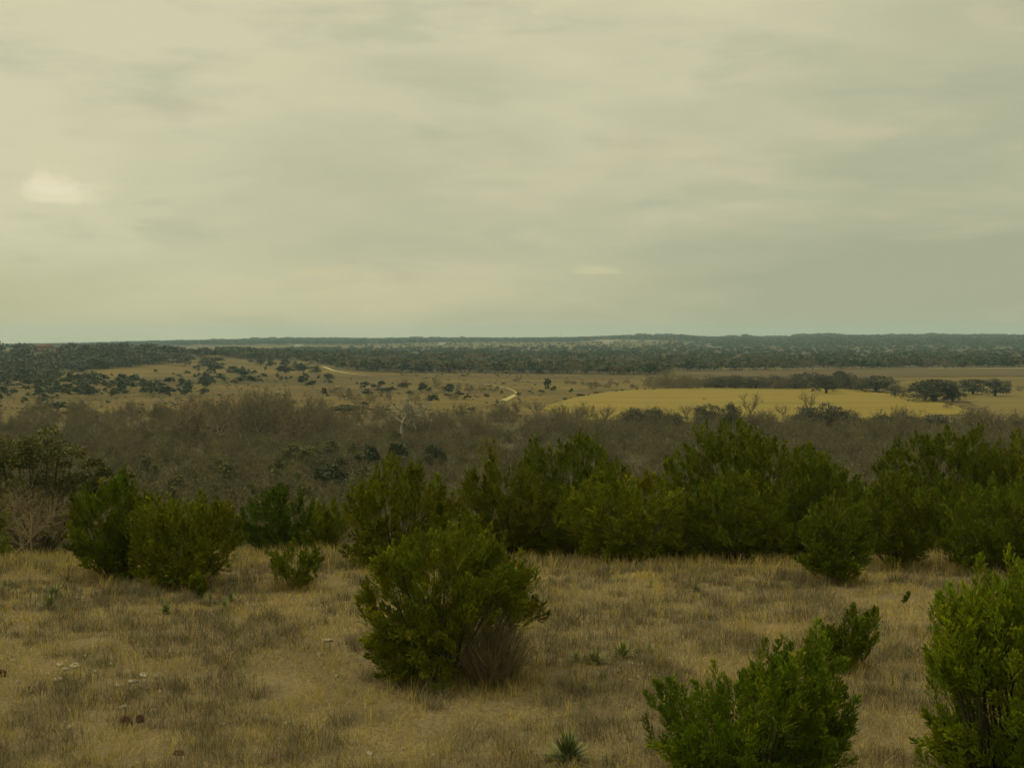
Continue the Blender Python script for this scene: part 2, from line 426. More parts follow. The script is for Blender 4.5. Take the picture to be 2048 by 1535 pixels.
# ------------------------------------------------------------------ junipers
def juniper_geo(Hpx, top, low, base, mpp, seed, nplume, dens=1.0, leaf=(.075, .022), depth=.42, pollen=.3, plume_len=.5, dead=0.0, nl=10, back=.2, clump=4.5, tone=(1, 1, 1)):
    """top / low: crown outline above the base, in metres (x, z); returns foliage and wood collectors in base-local metres"""
    g = np.random.default_rng(seed)
    top = np.array(top, float); low = np.array(low, float)
    x0, x1 = top[0, 0], top[-1, 0]; W = x1 - x0; xc = (x0 + x1) / 2
    D = W * depth
    F, T = Geo(), Geo()
    H = top[:, 1].max()
    tips, dirs, lens, lead = [], [], [], []
    # leading plumes on the outline
    for (px_, pz) in top[1:-1]:
        for r in range(4):
            yy = g.normal() * D * .25
            if yy > 0: pz = pz - yy * back
            tips.append((xc + (px_ - xc) * .95 + g.normal() * .04 * W * (r > 0), yy, pz - (0 if r == 0 else g.uniform(.02, .22)) * H * .5)); lens.append(plume_len * g.uniform(.9, 1.3)); lead.append(1.0 if r == 0 else .45)
    n = 0; cl = []; ncl = max(4, int(nplume / clump))
    while n < ncl:
        u = g.uniform(-1, 1); w = g.uniform(-1, 1)
        if u * u + w * w > 1: continue
        x = xc + u * W / 2 * .93; yv = w * D
        zt_ = np.interp(x, top[:, 0], top[:, 1]); zl = np.interp(x, low[:, 0], low[:, 1])
        e = max(0, 1 - w ** 4 * .75); zm = zl + (zt_ - zl) * .35
        zhi = zm + (zt_ - zm) * e; zlo = zm - (zm - zl) * e
        s = g.random() ** .85 if g.random() > .3 else g.uniform(0, .3)
        z = zlo + (zhi - zlo) * s
        if g.random() < (.3 if s > .3 else .6):      # shell bias: push outwards in depth
            yv = math.copysign(D * math.sqrt(max(0, 1 - u * u)) * g.uniform(.75, 1), yv)
        if yv > 0: z = max(z - yv * back, zlo)          # the crown falls away at the back
        cl.append((x, yv, z)); n += 1
    sg = np.array([.24, .24, .20]) * plume_len * (1.0 if clump > 3 else .6)
    while n < ncl + nplume:
        c = np.array(cl[n % ncl]) + g.normal(size=3) * sg
        c[2] = max(c[2], .06); tips.append(tuple(c)); lens.append(plume_len * g.uniform(.55, 1.1)); n += 1
    n -= ncl
    lead = np.array(lead + [0.0] * n)[:, None]; tips = np.array(tips); lens = np.array(lens)[:, None]
    cen = np.array([xc * .6, 0, H * .12])
    hf = np.clip(tips[:, 2:3] / H, 0, 1)
    dirs = nrm(nrm(tips - cen) + np.array([0, 0, 1.0]) * (hf * .85 - .12) + .3 * g.normal(size=tips.shape))
    dirs = nrm(dirs + lead * np.array([0, 0, 1.2])); np_ = len(tips)
    hue = g.normal(size=(np_, 1))
    val = 1 + .13 * g.normal(size=(np_, 1))
    ptint = val * np.concatenate([1.0 + .06 * hue, 1.0 - .01 * hue, 1 + .2 * g.normal(size=(np_, 1))], 1)
    nb = int(22 * dens)
    s = np.tile(np.linspace(0, .97, nb), (np_, 1)) + g.uniform(-.03, .03, (np_, nb))
    ax = dirs[:, None, :]
    rad = g.normal(size=(np_, nb, 3)); rad = nrm(rad - (rad * ax).sum(-1, keepdims=True) * ax)
    bp = tips[:, None, :] - ax * (lens * (1 - s))[..., None]
    bd = nrm(ax * .9 + rad * (.85 - .35 * s[..., None]) + np.array([0, 0, .15]))
    bl = lens * (1 - .2 * lead) * (.42 * (1 - s) ** .8 + .09) * g.uniform(.7, 1.2, (np_, nb))
    q = np.linspace(.12, 1, nl)[None, None, :] + g.uniform(-.05, .05, (np_, nb, nl))
    lp = bp[:, :, None, :] + bd[:, :, None, :] * (bl[:, :, None] * q)[..., None]
    lr = g.normal(size=lp.shape)
    ld = nrm(bd[:, :, None, :] * 1.15 + nrm(lr) * .55 + np.array([0, 0, .15]))
    ll = leaf[0] * g.uniform(.7, 1.35, q.shape[:2] + (nl,)) * np.ones((np_, nb, nl))
    ti = np.array(tone) * np.repeat(ptint[:, None, None, :], nb, 1).repeat(nl, 2) * (1 + .10 * g.normal(size=(np_, nb, nl, 1)))
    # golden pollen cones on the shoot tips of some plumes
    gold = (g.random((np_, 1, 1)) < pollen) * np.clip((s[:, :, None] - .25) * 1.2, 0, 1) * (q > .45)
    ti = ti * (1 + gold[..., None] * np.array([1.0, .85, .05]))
    keep = g.random((np_, nb, nl)).ravel() > dead
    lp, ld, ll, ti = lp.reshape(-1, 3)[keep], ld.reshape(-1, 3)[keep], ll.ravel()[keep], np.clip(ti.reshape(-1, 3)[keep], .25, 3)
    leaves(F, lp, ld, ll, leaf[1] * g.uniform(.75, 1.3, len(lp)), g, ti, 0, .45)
    # wood: stems from the base to the plumes
    B = np.zeros(3)
    for i in range(0, np_, 9):
        e = tips[i] - dirs[i] * lens[i] * .3
        r0 = .026 * H / 2.2 * g.uniform(.6, 1.1)
        b0 = B + np.array([g.normal() * .05 * H, g.normal() * .05 * H, -.12])
        tube(T, bez(b0, np.array([e[0] * .62, e[1] * .62, max(e[2] * .35, .05)]) + g.normal(size=3) * .05, e, 7), np.linspace(r0, .004, 7), 4)
    i = g.integers(0, np_, np_ * 3)
    return F, T
def juniper(label, top, low, base, seed, nplume, Y=None, group=None, name='juniper', cat='juniper', **kw):
    p = hit(*base) if Y is None else ground(base[0], Y)
    mpp = p[1] / FPX
    vb = V0 + (EYE - p[2]) / p[1] * FPX       # ground row under the base at that distance
    if low is None:
        l, r = top[0], top[-1]
        low = [l, (l[0] * .6 + base[0] * .4, max(base[1] - 8, l[1])), base, (r[0] * .6 + base[0] * .4, max(base[1] - 8, r[1])), r]
    tm = [((x - base[0]) * mpp, (vb - v) * mpp) for x, v in top]
    lm = [((x - base[0]) * mpp, max(.0, (vb - v) * mpp) + .02) for x, v in low]
    if p[1] > 25:
        tw = tm[-1][0] - tm[0][0]; hh = sum(t[1] for t in tm) / len(tm)
        nplume = int(64 * tw * hh * min(1, kw.get('dens', 1))); kw['dens'] = kw.get('dens', 1) * .8; kw.setdefault('leaf', (.062, .022)); kw.setdefault('nl', 11); kw.setdefault('clump', 2.0)
    kw['back'] = (sum(v for x, v in top) / len(top) - V0) / FPX
    F, T = juniper_geo(None, tm, lm, None, mpp, seed, nplume, **kw)
    root = empty(name, p); tag(root, label, cat, group)
    obj('crown', F.mesh('juniper_crown', [M['juniper']]), root)
    obj('trunk', T.mesh('juniper_trunk', [M['bark']], True), root)
    return root
CREST = 'junipers standing along the crest of the hill'
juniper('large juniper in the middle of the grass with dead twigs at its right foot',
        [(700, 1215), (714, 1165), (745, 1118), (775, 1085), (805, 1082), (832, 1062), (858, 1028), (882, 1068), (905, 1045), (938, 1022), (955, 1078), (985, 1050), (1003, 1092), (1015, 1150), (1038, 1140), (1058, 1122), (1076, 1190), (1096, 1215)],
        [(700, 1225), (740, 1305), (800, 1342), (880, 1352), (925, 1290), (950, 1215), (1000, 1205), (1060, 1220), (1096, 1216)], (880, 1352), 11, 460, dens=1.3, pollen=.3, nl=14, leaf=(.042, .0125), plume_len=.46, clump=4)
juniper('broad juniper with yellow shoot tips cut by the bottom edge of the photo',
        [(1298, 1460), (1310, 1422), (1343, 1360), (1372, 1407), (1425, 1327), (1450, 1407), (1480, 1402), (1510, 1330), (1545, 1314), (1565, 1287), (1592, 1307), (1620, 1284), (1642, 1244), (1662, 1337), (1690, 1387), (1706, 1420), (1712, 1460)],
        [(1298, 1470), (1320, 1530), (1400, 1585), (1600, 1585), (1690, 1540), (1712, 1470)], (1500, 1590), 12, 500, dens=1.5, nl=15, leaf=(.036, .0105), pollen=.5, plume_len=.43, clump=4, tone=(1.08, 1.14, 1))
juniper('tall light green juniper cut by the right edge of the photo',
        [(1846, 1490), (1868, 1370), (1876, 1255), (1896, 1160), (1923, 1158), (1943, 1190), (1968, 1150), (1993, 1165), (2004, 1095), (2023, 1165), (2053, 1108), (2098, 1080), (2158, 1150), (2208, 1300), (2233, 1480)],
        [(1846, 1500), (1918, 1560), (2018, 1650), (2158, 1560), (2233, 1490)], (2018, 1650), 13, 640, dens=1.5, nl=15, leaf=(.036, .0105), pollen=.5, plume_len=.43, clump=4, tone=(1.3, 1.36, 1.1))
juniper('small open juniper on the grass just behind the bottom edge juniper',
        [(1622, 1295), (1638, 1245), (1665, 1252), (1690, 1245), (1703, 1208), (1716, 1245), (1735, 1228), (1752, 1216), (1760, 1255)],
        [(1622, 1302), (1660, 1330), (1690, 1338), (1735, 1310), (1760, 1262)], (1690, 1338), 14, 70, dens=1.4, nl=12, leaf=(.032, .0145), pollen=.1, plume_len=.32)
juniper('compact egg shaped juniper alone on the grass before the crest thicket',
        [(1590, 1070), (1600, 1035), (1625, 1010), (1650, 995), (1672, 986), (1700, 1003), (1725, 1020), (1745, 1050), (1755, 1090)],
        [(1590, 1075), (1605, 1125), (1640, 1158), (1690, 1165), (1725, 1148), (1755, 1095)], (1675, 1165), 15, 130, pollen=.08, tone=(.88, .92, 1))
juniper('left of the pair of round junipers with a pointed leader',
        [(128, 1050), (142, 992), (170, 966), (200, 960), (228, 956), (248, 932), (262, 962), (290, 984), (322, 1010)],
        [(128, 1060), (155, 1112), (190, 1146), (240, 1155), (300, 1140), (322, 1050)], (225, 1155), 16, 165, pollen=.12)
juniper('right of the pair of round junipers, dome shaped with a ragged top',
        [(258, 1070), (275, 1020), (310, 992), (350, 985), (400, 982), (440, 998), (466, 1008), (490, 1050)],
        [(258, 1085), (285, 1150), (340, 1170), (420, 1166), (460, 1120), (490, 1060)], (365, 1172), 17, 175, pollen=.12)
juniper('knee high juniper sprout at the foot of the dome shaped juniper',
        [(372, 1180), (382, 1160), (395, 1148), (408, 1160), (418, 1182)], None, (395, 1195), 18, 14, plume_len=.2, pollen=.1)
juniper('small spreading juniper with thin open branches on the grass',
        [(532, 1108), (552, 1108), (585, 1078), (612, 1098), (632, 1095), (655, 1088)],
        [(532, 1115), (560, 1158), (585, 1176), (630, 1162), (655, 1100)], (587, 1177), 19, 40, dens=1.0, clump=8, leaf=(.045, .017), pollen=0, plume_len=.4)
juniper('small bright green juniper between the dome juniper and the dark ones behind',
        [(484, 1065), (505, 1032), (530, 1016), (552, 1030), (568, 1065)], None, (526, 1100), 20, 50, pollen=.3, tone=(1.4, 1.35, 1.1))
juniper('dark juniper behind the small bright green one', [(470, 1040), (505, 988), (550, 968), (600, 974), (630, 1000), (650, 1045)], None, (560, 1110), 21, 90, Y=40, pollen=0, tone=(.75, .85, .9))
juniper('low dark juniper filling the gap left of the broad pointed juniper', [(600, 1060), (635, 1004), (668, 996), (692, 1030), (700, 1070)], None, (650, 1110), 22, 60, Y=39, pollen=0)
juniper('broad pointed juniper left of the tall spire juniper', [(672, 1060), (690, 1000), (720, 958), (755, 930), (783, 905), (800, 935), (845, 922), (880, 955), (910, 985), (938, 1030)],
        [(672, 1075), (700, 1122), (770, 1138), (860, 1122), (938, 1045)], (785, 1136), 23, 210, pollen=.1)
juniper('dark juniper with a single tall thin spire', [(900, 1030), (928, 962), (945, 935), (965, 952), (984, 876), (996, 938), (1030, 928), (1060, 930), (1100, 965), (1135, 1010)], None, (1030, 1108), 24, 200, Y=37, pollen=.05, tone=(.85, .85, .9))
juniper('tall round topped juniper rising behind the spire juniper', [(1020, 990), (1046, 900), (1066, 876), (1095, 892), (1120, 886), (1140, 870), (1166, 857), (1196, 868), (1215, 902), (1250, 930), (1275, 1000)], None, (1145, 1130), 25, 210, Y=43, pollen=.1)
juniper('light olive juniper in front of the round topped one', [(1115, 1040), (1138, 972), (1180, 955), (1212, 943), (1250, 955), (1290, 938), (1330, 960), (1366, 980), (1390, 1040)], None, (1250, 1110), 26, 190, Y=35.5, pollen=.25, tone=(1.08, 1.12, 1))
juniper('widest juniper of the crest thicket with several pointed tops', [(1300, 980), (1330, 912), (1370, 885), (1406, 840), (1430, 866), (1466, 840), (1492, 838), (1530, 858), (1572, 880), (1620, 888), (1655, 905), (1690, 960)], None, (1490, 1130), 27, 300, Y=43, pollen=.1)
juniper('low green juniper in front of the widest one', [(1360, 1030), (1398, 962), (1450, 940), (1500, 944), (1550, 962), (1598, 1030)], None, (1475, 1105), 28, 130, Y=36, pollen=.1)
juniper('olive juniper behind the egg shaped juniper', [(1535, 1020), (1575, 935), (1620, 902), (1660, 912), (1695, 940), (1728, 1000)], None, (1630, 1110), 29, 130, Y=38, pollen=.15)
juniper('dark juniper just right of the egg shaped juniper', [(1700, 1050), (1735, 968), (1780, 940), (1820, 950), (1852, 980), (1880, 1050)], [(1700, 1065), (1750, 1120), (1800, 1138), (1850, 1120), (1880, 1060)], (1795, 1138), 30, 130, pollen=.05)
juniper('tall juniper with a bumpy flat top at the back of the right thicket', [(1740, 970), (1780, 892), (1815, 858), (1850, 872), (1890, 853), (1920, 872), (1960, 848), (1985, 880), (2020, 960)], None, (1880, 1125), 31, 220, Y=43, pollen=.1)
juniper('tall juniper at the back cut by the right edge', [(1970, 960), (2005, 875), (2040, 856), (2080, 880), (2120, 930), (2140, 1010)], None, (2060, 1125), 32, 150, Y=42, pollen=.05)
juniper('round juniper before the right edge thicket above the light green one', [(1870, 1060), (1900, 990), (1940, 960), (1990, 948), (2040, 960), (2090, 985), (2125, 1060)], [(1870, 1080), (1920, 1135), (1990, 1145), (2070, 1140), (2125, 1075)], (1985, 1145), 33, 190, pollen=.05)
juniper('juniper cut by the left edge beside the leaning bare tree', [(-90, 1090), (-50, 1030), (-12, 1006), (14, 1020), (30, 1075)], None, (-25, 1120), 34, 90, pollen=.3, tone=(1.15, 1.18, 1))
juniper('tiny juniper seedling in the grass below the egg shaped juniper', [(1800, 1207), (1808, 1194), (1818, 1186), (1828, 1198)], None, (1815, 1212), 35, 26, plume_len=.1, dens=.6, leaf=(.028, .014), pollen=0)
juniper('dark juniper under the crest behind the two round junipers', [(230, 1060), (290, 1010), (350, 1000), (420, 1010), (470, 1060)], None, (350, 1130), 36, 60, Y=40, pollen=0)

juniper('low juniper filling in between the light olive one and the widest one', [(1270, 1050), (1300, 990), (1340, 975), (1380, 990), (1410, 1050)], None, (1340, 1115), 37, 90, Y=39, pollen=0)
juniper('dark low juniper between the olive one and the egg shaped juniper', [(1640, 1050), (1680, 965), (1720, 950), (1760, 985), (1775, 1050)], None, (1705, 1120), 38, 90, Y=40, pollen=0)
juniper('dark low juniper in the gap before the tall bumpy topped juniper', [(1810, 1060), (1850, 975), (1900, 950), (1940, 975), (1960, 1060)], None, (1890, 1125), 39, 90, Y=40, pollen=0)
juniper('dark juniper at the back in the gap left of the right edge ones', [(1920, 980), (1960, 905), (2000, 900), (2040, 930), (2060, 1000)], None, (1990, 1125), 40, 90, Y=44, pollen=0)
juniper('dark low juniper under the spire juniper on its right', [(1040, 1050), (1080, 985), (1130, 970), (1170, 1000), (1190, 1060)], None, (1115, 1115), 41, 90, Y=39, pollen=0)

# ------------------------------------------------------------------ crowns of leaf clumps (oaks, far junipers)
def crown(G, lobes, n, size, g, tint=(1, 1, 1), mat=0, squash=.8):
    """lobes: (x, y, z, r)"""
    lobes = np.array(lobes, float); w = lobes[:, 3] ** 2; w /= w.sum()
    k = g.choice(len(lobes), n, p=w)
    d = rdir(n, g); d[:, 2] = np.where(d[:, 2] < -.35, -d[:, 2], d[:, 2])
    r = lobes[k, 3] * (g.random(n) ** .28) * g.uniform(.85, 1.12, n)
    P = lobes[k, :3] + d * r[:, None] * np.array([1, 1, squash])
    lt = 1 + .13 * g.normal(size=(len(lobes), 1))[k]
    tt = np.array(tint) * lt * (1 + .13 * g.normal(size=(n, 1))) * np.array([1, 1, 1]) * (1 + .05 * g.normal(size=(n, 3)))
    D = nrm(d * .5 + rdir(n, g))
    leaves(G, P - D * size * .5, D, size * g.uniform(.7, 1.4, n), size * g.uniform(.5, .9, n), g, np.clip(tt, .2, 3), mat, .5)
def oak_proto(seed, n=2300, size=.055, wide=1.0):
    """unit oak: height 1, crown about 1.25 wide"""
    g = np.random.default_rng(seed); G = Geo()
    lob = [(0, 0, .66, .3), (.1, .1, .4, .3)]
    for i in range(14):
        a = i * 2.4 + g.uniform(-.4, .4); rr = g.uniform(.2, .45) * wide
        lob.append((rr * math.cos(a), rr * math.sin(a), g.uniform(.18, .76) - .26 * rr, g.uniform(.16, .27)))
    crown(G, lob, n, size, g, (1, 1, 1), 0)
    tr = Geo()
    tube(tr, np.array([(0, 0, -.04), (.01, 0, .15), (.0, .01, .35), (0, 0, .55)]), [.055, .045, .04, .02], 6)
    for l in lob[1:8]:
        e = np.array(l[:3]); tube(tr, bez(np.array([0, 0, .16]), np.array([e[0] * .4, e[1] * .4, .32]), e, 5), np.linspace(.028, .006, 5), 4)
    return G, tr
def small_juniper_proto(seed, n=160, size=.16, tall=1.0):
    g = np.random.default_rng(seed); G = Geo()
    lob = []
    for i in range(7):
        a = i * 2.4 + g.uniform(-.5, .5); h = g.uniform(.15, .78); rr = .3 * (1 - h * .8) * g.uniform(.5, 1.2)
        lob.append((rr * math.cos(a), rr * math.sin(a), h, .26 * (1.05 - .6 * h)))
    crown(G, lob, n, size, g, (1, 1, 1), 0, 1.05)
    return G
def clamp_floor(me_arrays): return me_arrays
def place(name, me, px, v, wpx, hpx, label, cat, group=None, rot=None, Y=None, unit_w=1.0):
    """stand a unit-height mesh on the ground under pixel (px, v), sized from its width and height in the photograph"""
    p = hit(px, v) if Y is None else ground(px, Y)
    m = p[1] / FPX
    o = obj(name, me, None, p)
    sx = wpx * m / unit_w
    o.scale = (sx, sx * random.uniform(.85, 1.1), hpx * m)
    o.rotation_euler = (0, 0, random.uniform(0, 6.28) if rot is None else rot)
    tag(o, label, cat, group); return o
def unit(V):
    """scale to height 1 and width 1"""
    r = np.percentile(np.hypot(V[:, 0], V[:, 1]), 94); h = np.percentile(V[:, 2], 99)
    return V / np.array([2 * r, 2 * r, h])
FJ = []
for i in range(9):
    G = small_juniper_proto(100 + i, 170); V, Q, T, Mi = G.arrays(); V[:, 2] = np.maximum(V[:, 2], 0.0 - .02); V = unit(V)
    FJ.append(mesh_of('small_juniper', V, Q, T, Mi, [M['far_juniper']]))
OAK, OAKT = [], []
for i in range(6):
    G, T = oak_proto(200 + i); OAK.append(G.mesh('oak_crown', [M['oak']])); OAKT.append(T.mesh('oak_trunk', [M['bark']], True))
OAKG = []
for i in range(6):
    G, T = oak_proto(260 + i, 1800); OAKG.append(G.mesh('grey_oak_crown', [M['grey_oak']]))
OAKS = []
for i in range(6):
    G, T = oak_proto(230 + i, 330, .13); G2 = Geo(); a = G.arrays(); a = (a[0] / np.array([1.0, 1.0, np.percentile(a[0][:, 2], 99)]), *a[1:]); G2.add(a[0], a[1], a[2], 0)
    OAKS.append(G2.mesh('small_oak', [M['oak'], M['bark']]))
SLOPE = [(30, 788, 12, 9), (53, 783, 22, 10), (107, 793, 25, 17), (93, 785, 8, 6), (131, 791, 18, 12), (148, 789, 22, 12), (176, 793, 18, 18), (199, 784, 5, 6), (204, 790, 5, 5),
 (226, 795, 18, 16), (249, 788, 20, 8), (223, 752, 6, 5), (244, 760, 6, 10), (161, 760, 6, 8), (277, 757, 5, 4), (213, 771, 24, 9), (219, 779, 16, 9), (258, 778, 30, 15), (287, 775, 24, 14),
 (299, 783, 22, 16), (318, 777, 22, 14), (338, 767, 18, 10), (361, 775, 18, 11), (375, 783, 26, 14), (379, 771, 18, 10), (357, 785, 12, 10), (320, 784, 10, 7), (336, 791, 14, 9), (407, 777, 22, 18),
 (408, 791, 16, 12), (358, 754, 13, 5), (375, 748, 14, 6), (390, 756, 8, 8), (398, 754, 10, 8), (409, 749, 5, 6), (397, 742, 8, 5), (311, 744, 9, 5), (347, 750, 5, 4),
 (25, 775, 50, 8), (55, 771, 30, 12), (82, 775, 40, 14), (103, 771, 26, 12), (131, 771, 30, 14), (141, 767, 20, 20), (164, 774, 25, 12), (189, 772, 12, 8), (119, 758, 16, 10), (98, 762, 24, 14),
 (68, 760, 24, 14), (41, 758, 26, 12), (12, 770, 24, 12), (430, 750, 5, 8), (459, 747, 12, 8), (498, 748, 9, 9), (519, 756, 8, 5), (531, 742, 6, 8), (572, 760, 9, 6), (582, 759, 7, 6), (608, 753, 5, 8),
 (616, 757, 6, 6), (637, 758, 7, 6), (555, 758, 7, 10), (605, 768, 20, 14), (623, 773, 24, 10), (502, 727, 14, 6), (589, 734, 14, 10), (609, 736, 9, 5), (611, 724, 22, 7), (622, 729, 8, 5), (662, 728, 10, 5)]
g = np.random.default_rng(77)
for i in range(130):
    a = (g.uniform(-20, 215), g.uniform(752, 796)) if i < 70 else (g.uniform(225, 420), g.uniform(764, 792)) if i < 105 else (g.uniform(390, 660), g.uniform(738, 772))
    q = g.random() ** 1.6
    SLOPE.append((*a, 9 + 24 * q, 6 + 10 * q))
for s in SLOPE:
    place('juniper', random.choice(FJ), *s[:2], s[2] * 1.12, s[3] * 1.2, 'small dark green juniper dotted over the dry slope between oak wood and brown thicket', 'juniper', 'junipers dotted over the dry slope')
PAIR = [(84, 808, 26, 12), (113, 822, 36, 17), (127, 812, 12, 9), (2, 801, 8, 14)]
for s in PAIR:
    place('juniper', random.choice(FJ), *s[:2], s[2] * 1.1, s[3] * 1.1, 'green juniper standing apart at the near foot of the dry slope before bare trees', 'juniper', 'junipers at the foot of the dry slope')
ROADJ = [(660, 770, 10, 9), (648, 791, 16, 14), (655, 795, 10, 6), (730, 778, 20, 13), (747, 779, 14, 10), (763, 775, 16, 12), (761, 785, 22, 10), (781, 785, 24, 11), (736, 791, 24, 12), (728, 812, 16, 8), (714, 769, 6, 5),
 (806, 777, 22, 10), (742, 742, 8, 5), (753, 742, 10, 5), (804, 751, 7, 4), (845, 784, 18, 16), (859, 783, 14, 8), (898, 788, 20, 18), (894, 795, 18, 7), (918, 793, 16, 10), (973, 795, 12, 7), (1003, 787, 7, 7), (820, 791, 18, 9)]
for s in ROADJ:
    place('juniper', random.choice(FJ), *s[:2], s[2] * 1.1, s[3] * 1.15, 'green juniper in the grass between the pale road and the bare tree line', 'juniper', 'junipers between the road and the tree line')
place('juniper', FJ[0], 864, 811, 36, 21, 'broad dark green juniper, largest of those above the bare tree line', 'juniper')
place('juniper', FJ[1], 934, 800, 17, 13, 'round dark juniper standing alone between the broad juniper and the road bend', 'juniper')
cj = place('juniper', FJ[2], 1096, 784, 16, 27, 'cone shaped juniper on the grass right of the road bend', 'juniper')
place('juniper', FJ[3], 1107, 783, 14, 11, 'low juniper touching the cone shaped one by the road bend', 'juniper')
place('juniper', FJ[4], 1083, 786, 14, 7, 'flat shrub at the left foot of the cone shaped juniper', 'shrub')
place('juniper', FJ[5], 1142, 787, 10, 11, 'small juniper at the left tip of the yellow hay field', 'juniper')
def oak(px, v, w, h, label, k, Y=None, group=None, lib=None):
    p = hit(px, v) if Y is None else ground(px, Y); m = p[1] / FPX
    root = empty('live_oak', p); tag(root, label, 'oak tree', group)
    root.scale = (w * m / .86, w * m / .92, h * m * 1.02); root.rotation_euler = (0, 0, k * 1.3)
    obj('crown', (lib or OAK)[k % 6], root); obj('trunk', OAKT[k % 6], root)
    return root
oak(1868, 803, 92, 50, 'largest live oak at the right end of the hay field', 0)
oak(1905, 803, 44, 34, 'lower live oak leaning out of the right side of the largest one', 1)
oak(1946, 788, 52, 34, 'live oak with a bare shaded trunk, left of the touching pair in the pasture', 2)
oak(1990, 792, 50, 39, 'live oak with the rounder crown, right of the touching pair in the pasture', 3)
oak(1752, 784, 66, 37, 'wide live oak left of the largest one behind the hay field', 4)
oak(1652, 787, 46, 42, 'live oak reaching into the edge of the hay field', 5)
oak(1678, 775, 28, 38, 'narrow dark oak behind the live oak at the field edge', 0)
oak(1610, 775, 40, 34, 'dark oak in the hedgerow left of the live oak at the field edge', 1)
oak(421, 737, 50, 26, 'lone round live oak right of the oak wood on the dry slope', 2)
oak(656, 760, 19, 16, 'round dark oak below the far end of the pale road', 3)
oak(688, 826, 58, 20, 'low wide dark oak left of the white barked tree', 4)
oak(521, 732, 17, 22, 'upright dark tree on the grass under the far green belt', 5)
oak(569, 737, 18, 23, 'square topped dark tree right of the upright one', 0)
oak(541, 733, 20, 17, 'smaller grey green tree between two upright dark trees', 1)
for i, (px, tv, w) in enumerate([(1268, 812, 44), (1312, 811, 34), (1418, 803, 44), (1462, 800, 32), (1610, 808, 60), (1655, 801, 66), (1700, 818, 54), (1768, 828, 36), (1872, 826, 80), (1812, 829, 50), (1350, 826, 46)]):
    p = ground(px, 455); base = V0 + (EYE - p[2]) / 455 * FPX
    oak(px, 0, w * 1.05, base - tv + 2, 'grey green oak showing above the brush along the near edge of the hay field', i, 455, 'oaks along the near edge of the hay field', OAKG)
for i, (px, v, w, h) in enumerate([(1432, 776, 40, 26), (1470, 776, 46, 30), (1512, 777, 44, 28), (1552, 777, 40, 30), (1590, 778, 44, 34), (1630, 776, 40, 36), (1700, 778, 46, 36), (1725, 781, 40, 30), (1790, 792, 36, 26), (1850, 800, 50, 40)]):
    oak(px, v, w, h, 'grey green oak filling the tree row behind the hay field', i, None, 'oaks of the tree row behind the hay field', OAKG)
# wood of oaks on the left rise
WOODL = 'grey green oak in the wood on the rise below the red roofed house'
g = np.random.default_rng(5)
n = 0
while n < 190:
    px, v = g.uniform(-60, 385), g.uniform(702, 762)
    lim_lo = np.interp(px, [-60, 100, 140, 250, 300, 380], [760, 758, 745, 738, 728, 722])
    lim_hi = np.interp(px, [-60, 100, 250, 300, 340, 385], [703, 703, 704, 706, 709, 716])
    if not lim_hi < v < lim_lo or (52 < px < 124 and v < 722): continue
    place('live_oak', OAKS[n % 6], px, v, g.uniform(34, 56), g.uniform(16, 25), WOODL, 'oak tree', 'oaks of the wood on the left rise'); n += 1
for px, v, w, h, lb in [(236, 708, 32, 20, 'rounded oak crown, left of two domes on the skyline of the left wood'), (270, 709, 34, 19, 'rounded oak crown, right of two domes on the skyline of the left wood'),
                        (128, 708, 28, 18, 'dark oak on the skyline just right of the red roofed house'), (322, 716, 62, 22, 'wide dark oak at the top of the wood near its right end'), (362, 731, 44, 25, 'dark oak ending the left wood at its right tip'), (300, 728, 46, 26, 'dark oak inside the right end of the left wood')]:
    place('live_oak', OAKS[int(px) % 6], px, v, w * 1.2, h, lb, 'oak tree')

# ------------------------------------------------------------------ bare trees
def bare_geo(seed, levels=(4, 5, 5, 4), spread=.75, twig=.012, up=.35, trunk_r=.028, lean=(0, 0), pale=False, trunk_h=.28, limb=.42):
    """unit bare tree of height about 1"""
    g = np.random.default_rng(seed); G = Geo()
    d0 = nrm(np.array([lean[0], lean[1], 1.0]))
    p = np.array([0, 0, -.03]); t = p + d0 * trunk_h
    tube(G, np.array([p, (p + t) / 2 + g.normal(size=3) * .008, t]), [trunk_r * 1.2, trunk_r, trunk_r * .85], 6)
    lev = [(np.repeat(t[None], 1, 0), d0[None], np.array([limb]), np.array([trunk_r]))]
    P, D, L, Rr = lev[0]
    for k, nchild in enumerate(levels):
        nP, nD, nL, nR = [], [], [], []
        for i in range(len(P)):
            for c in range(nchild):
                s = g.uniform(.25, 1) if k else 0
                st = P[i] - (D[i] * L[i] * (1 - s) if k else 0)
                rd = g.normal(size=3); rd = nrm(rd - rd.dot(D[i]) * D[i])
                dd = nrm(D[i] * (.9 if k else .55) + rd * spread * (1.1 if k else 1.0) + np.array([0, 0, up]))
                ln = L[i] * (g.uniform(.55, .8) if k else g.uniform(.8, 1.15)); r1 = Rr[i] * .55
                e = st + dd * ln
                if k < 2:
                    mid = (st + e) / 2 + g.normal(size=3) * .08 * ln
                    tube(G, np.array([st, mid, e]), [r1, r1 * .75, r1 * .45], 4)
                else:
                    mid = (st + e) / 2 + g.normal(size=3) * .09 * ln; w = max(twig, r1 * 1.1)
                    tw = 1 + .2 * g.normal()
                    ribbons(G, np.array([st, mid]), np.array([mid, e]), [w, w * .8], [w * .8, w * .35], g, np.full((2, 3), tw))
                nP.append(e); nD.append(dd); nL.append(ln); nR.append(r1)
        P, D, L, Rr = np.array(nP), np.array(nD), np.array(nL), np.array(nR)
    return G
def norm_h(G):
    V, Q, T, Mi = G.arrays(); h = V[:, 2].max(); w = np.percentile(np.hypot(V[:, 0], V[:, 1]), 97)
    return V / h, Q, T, Mi, 2 * w / h
BT, BTA, MASS = [], [], []
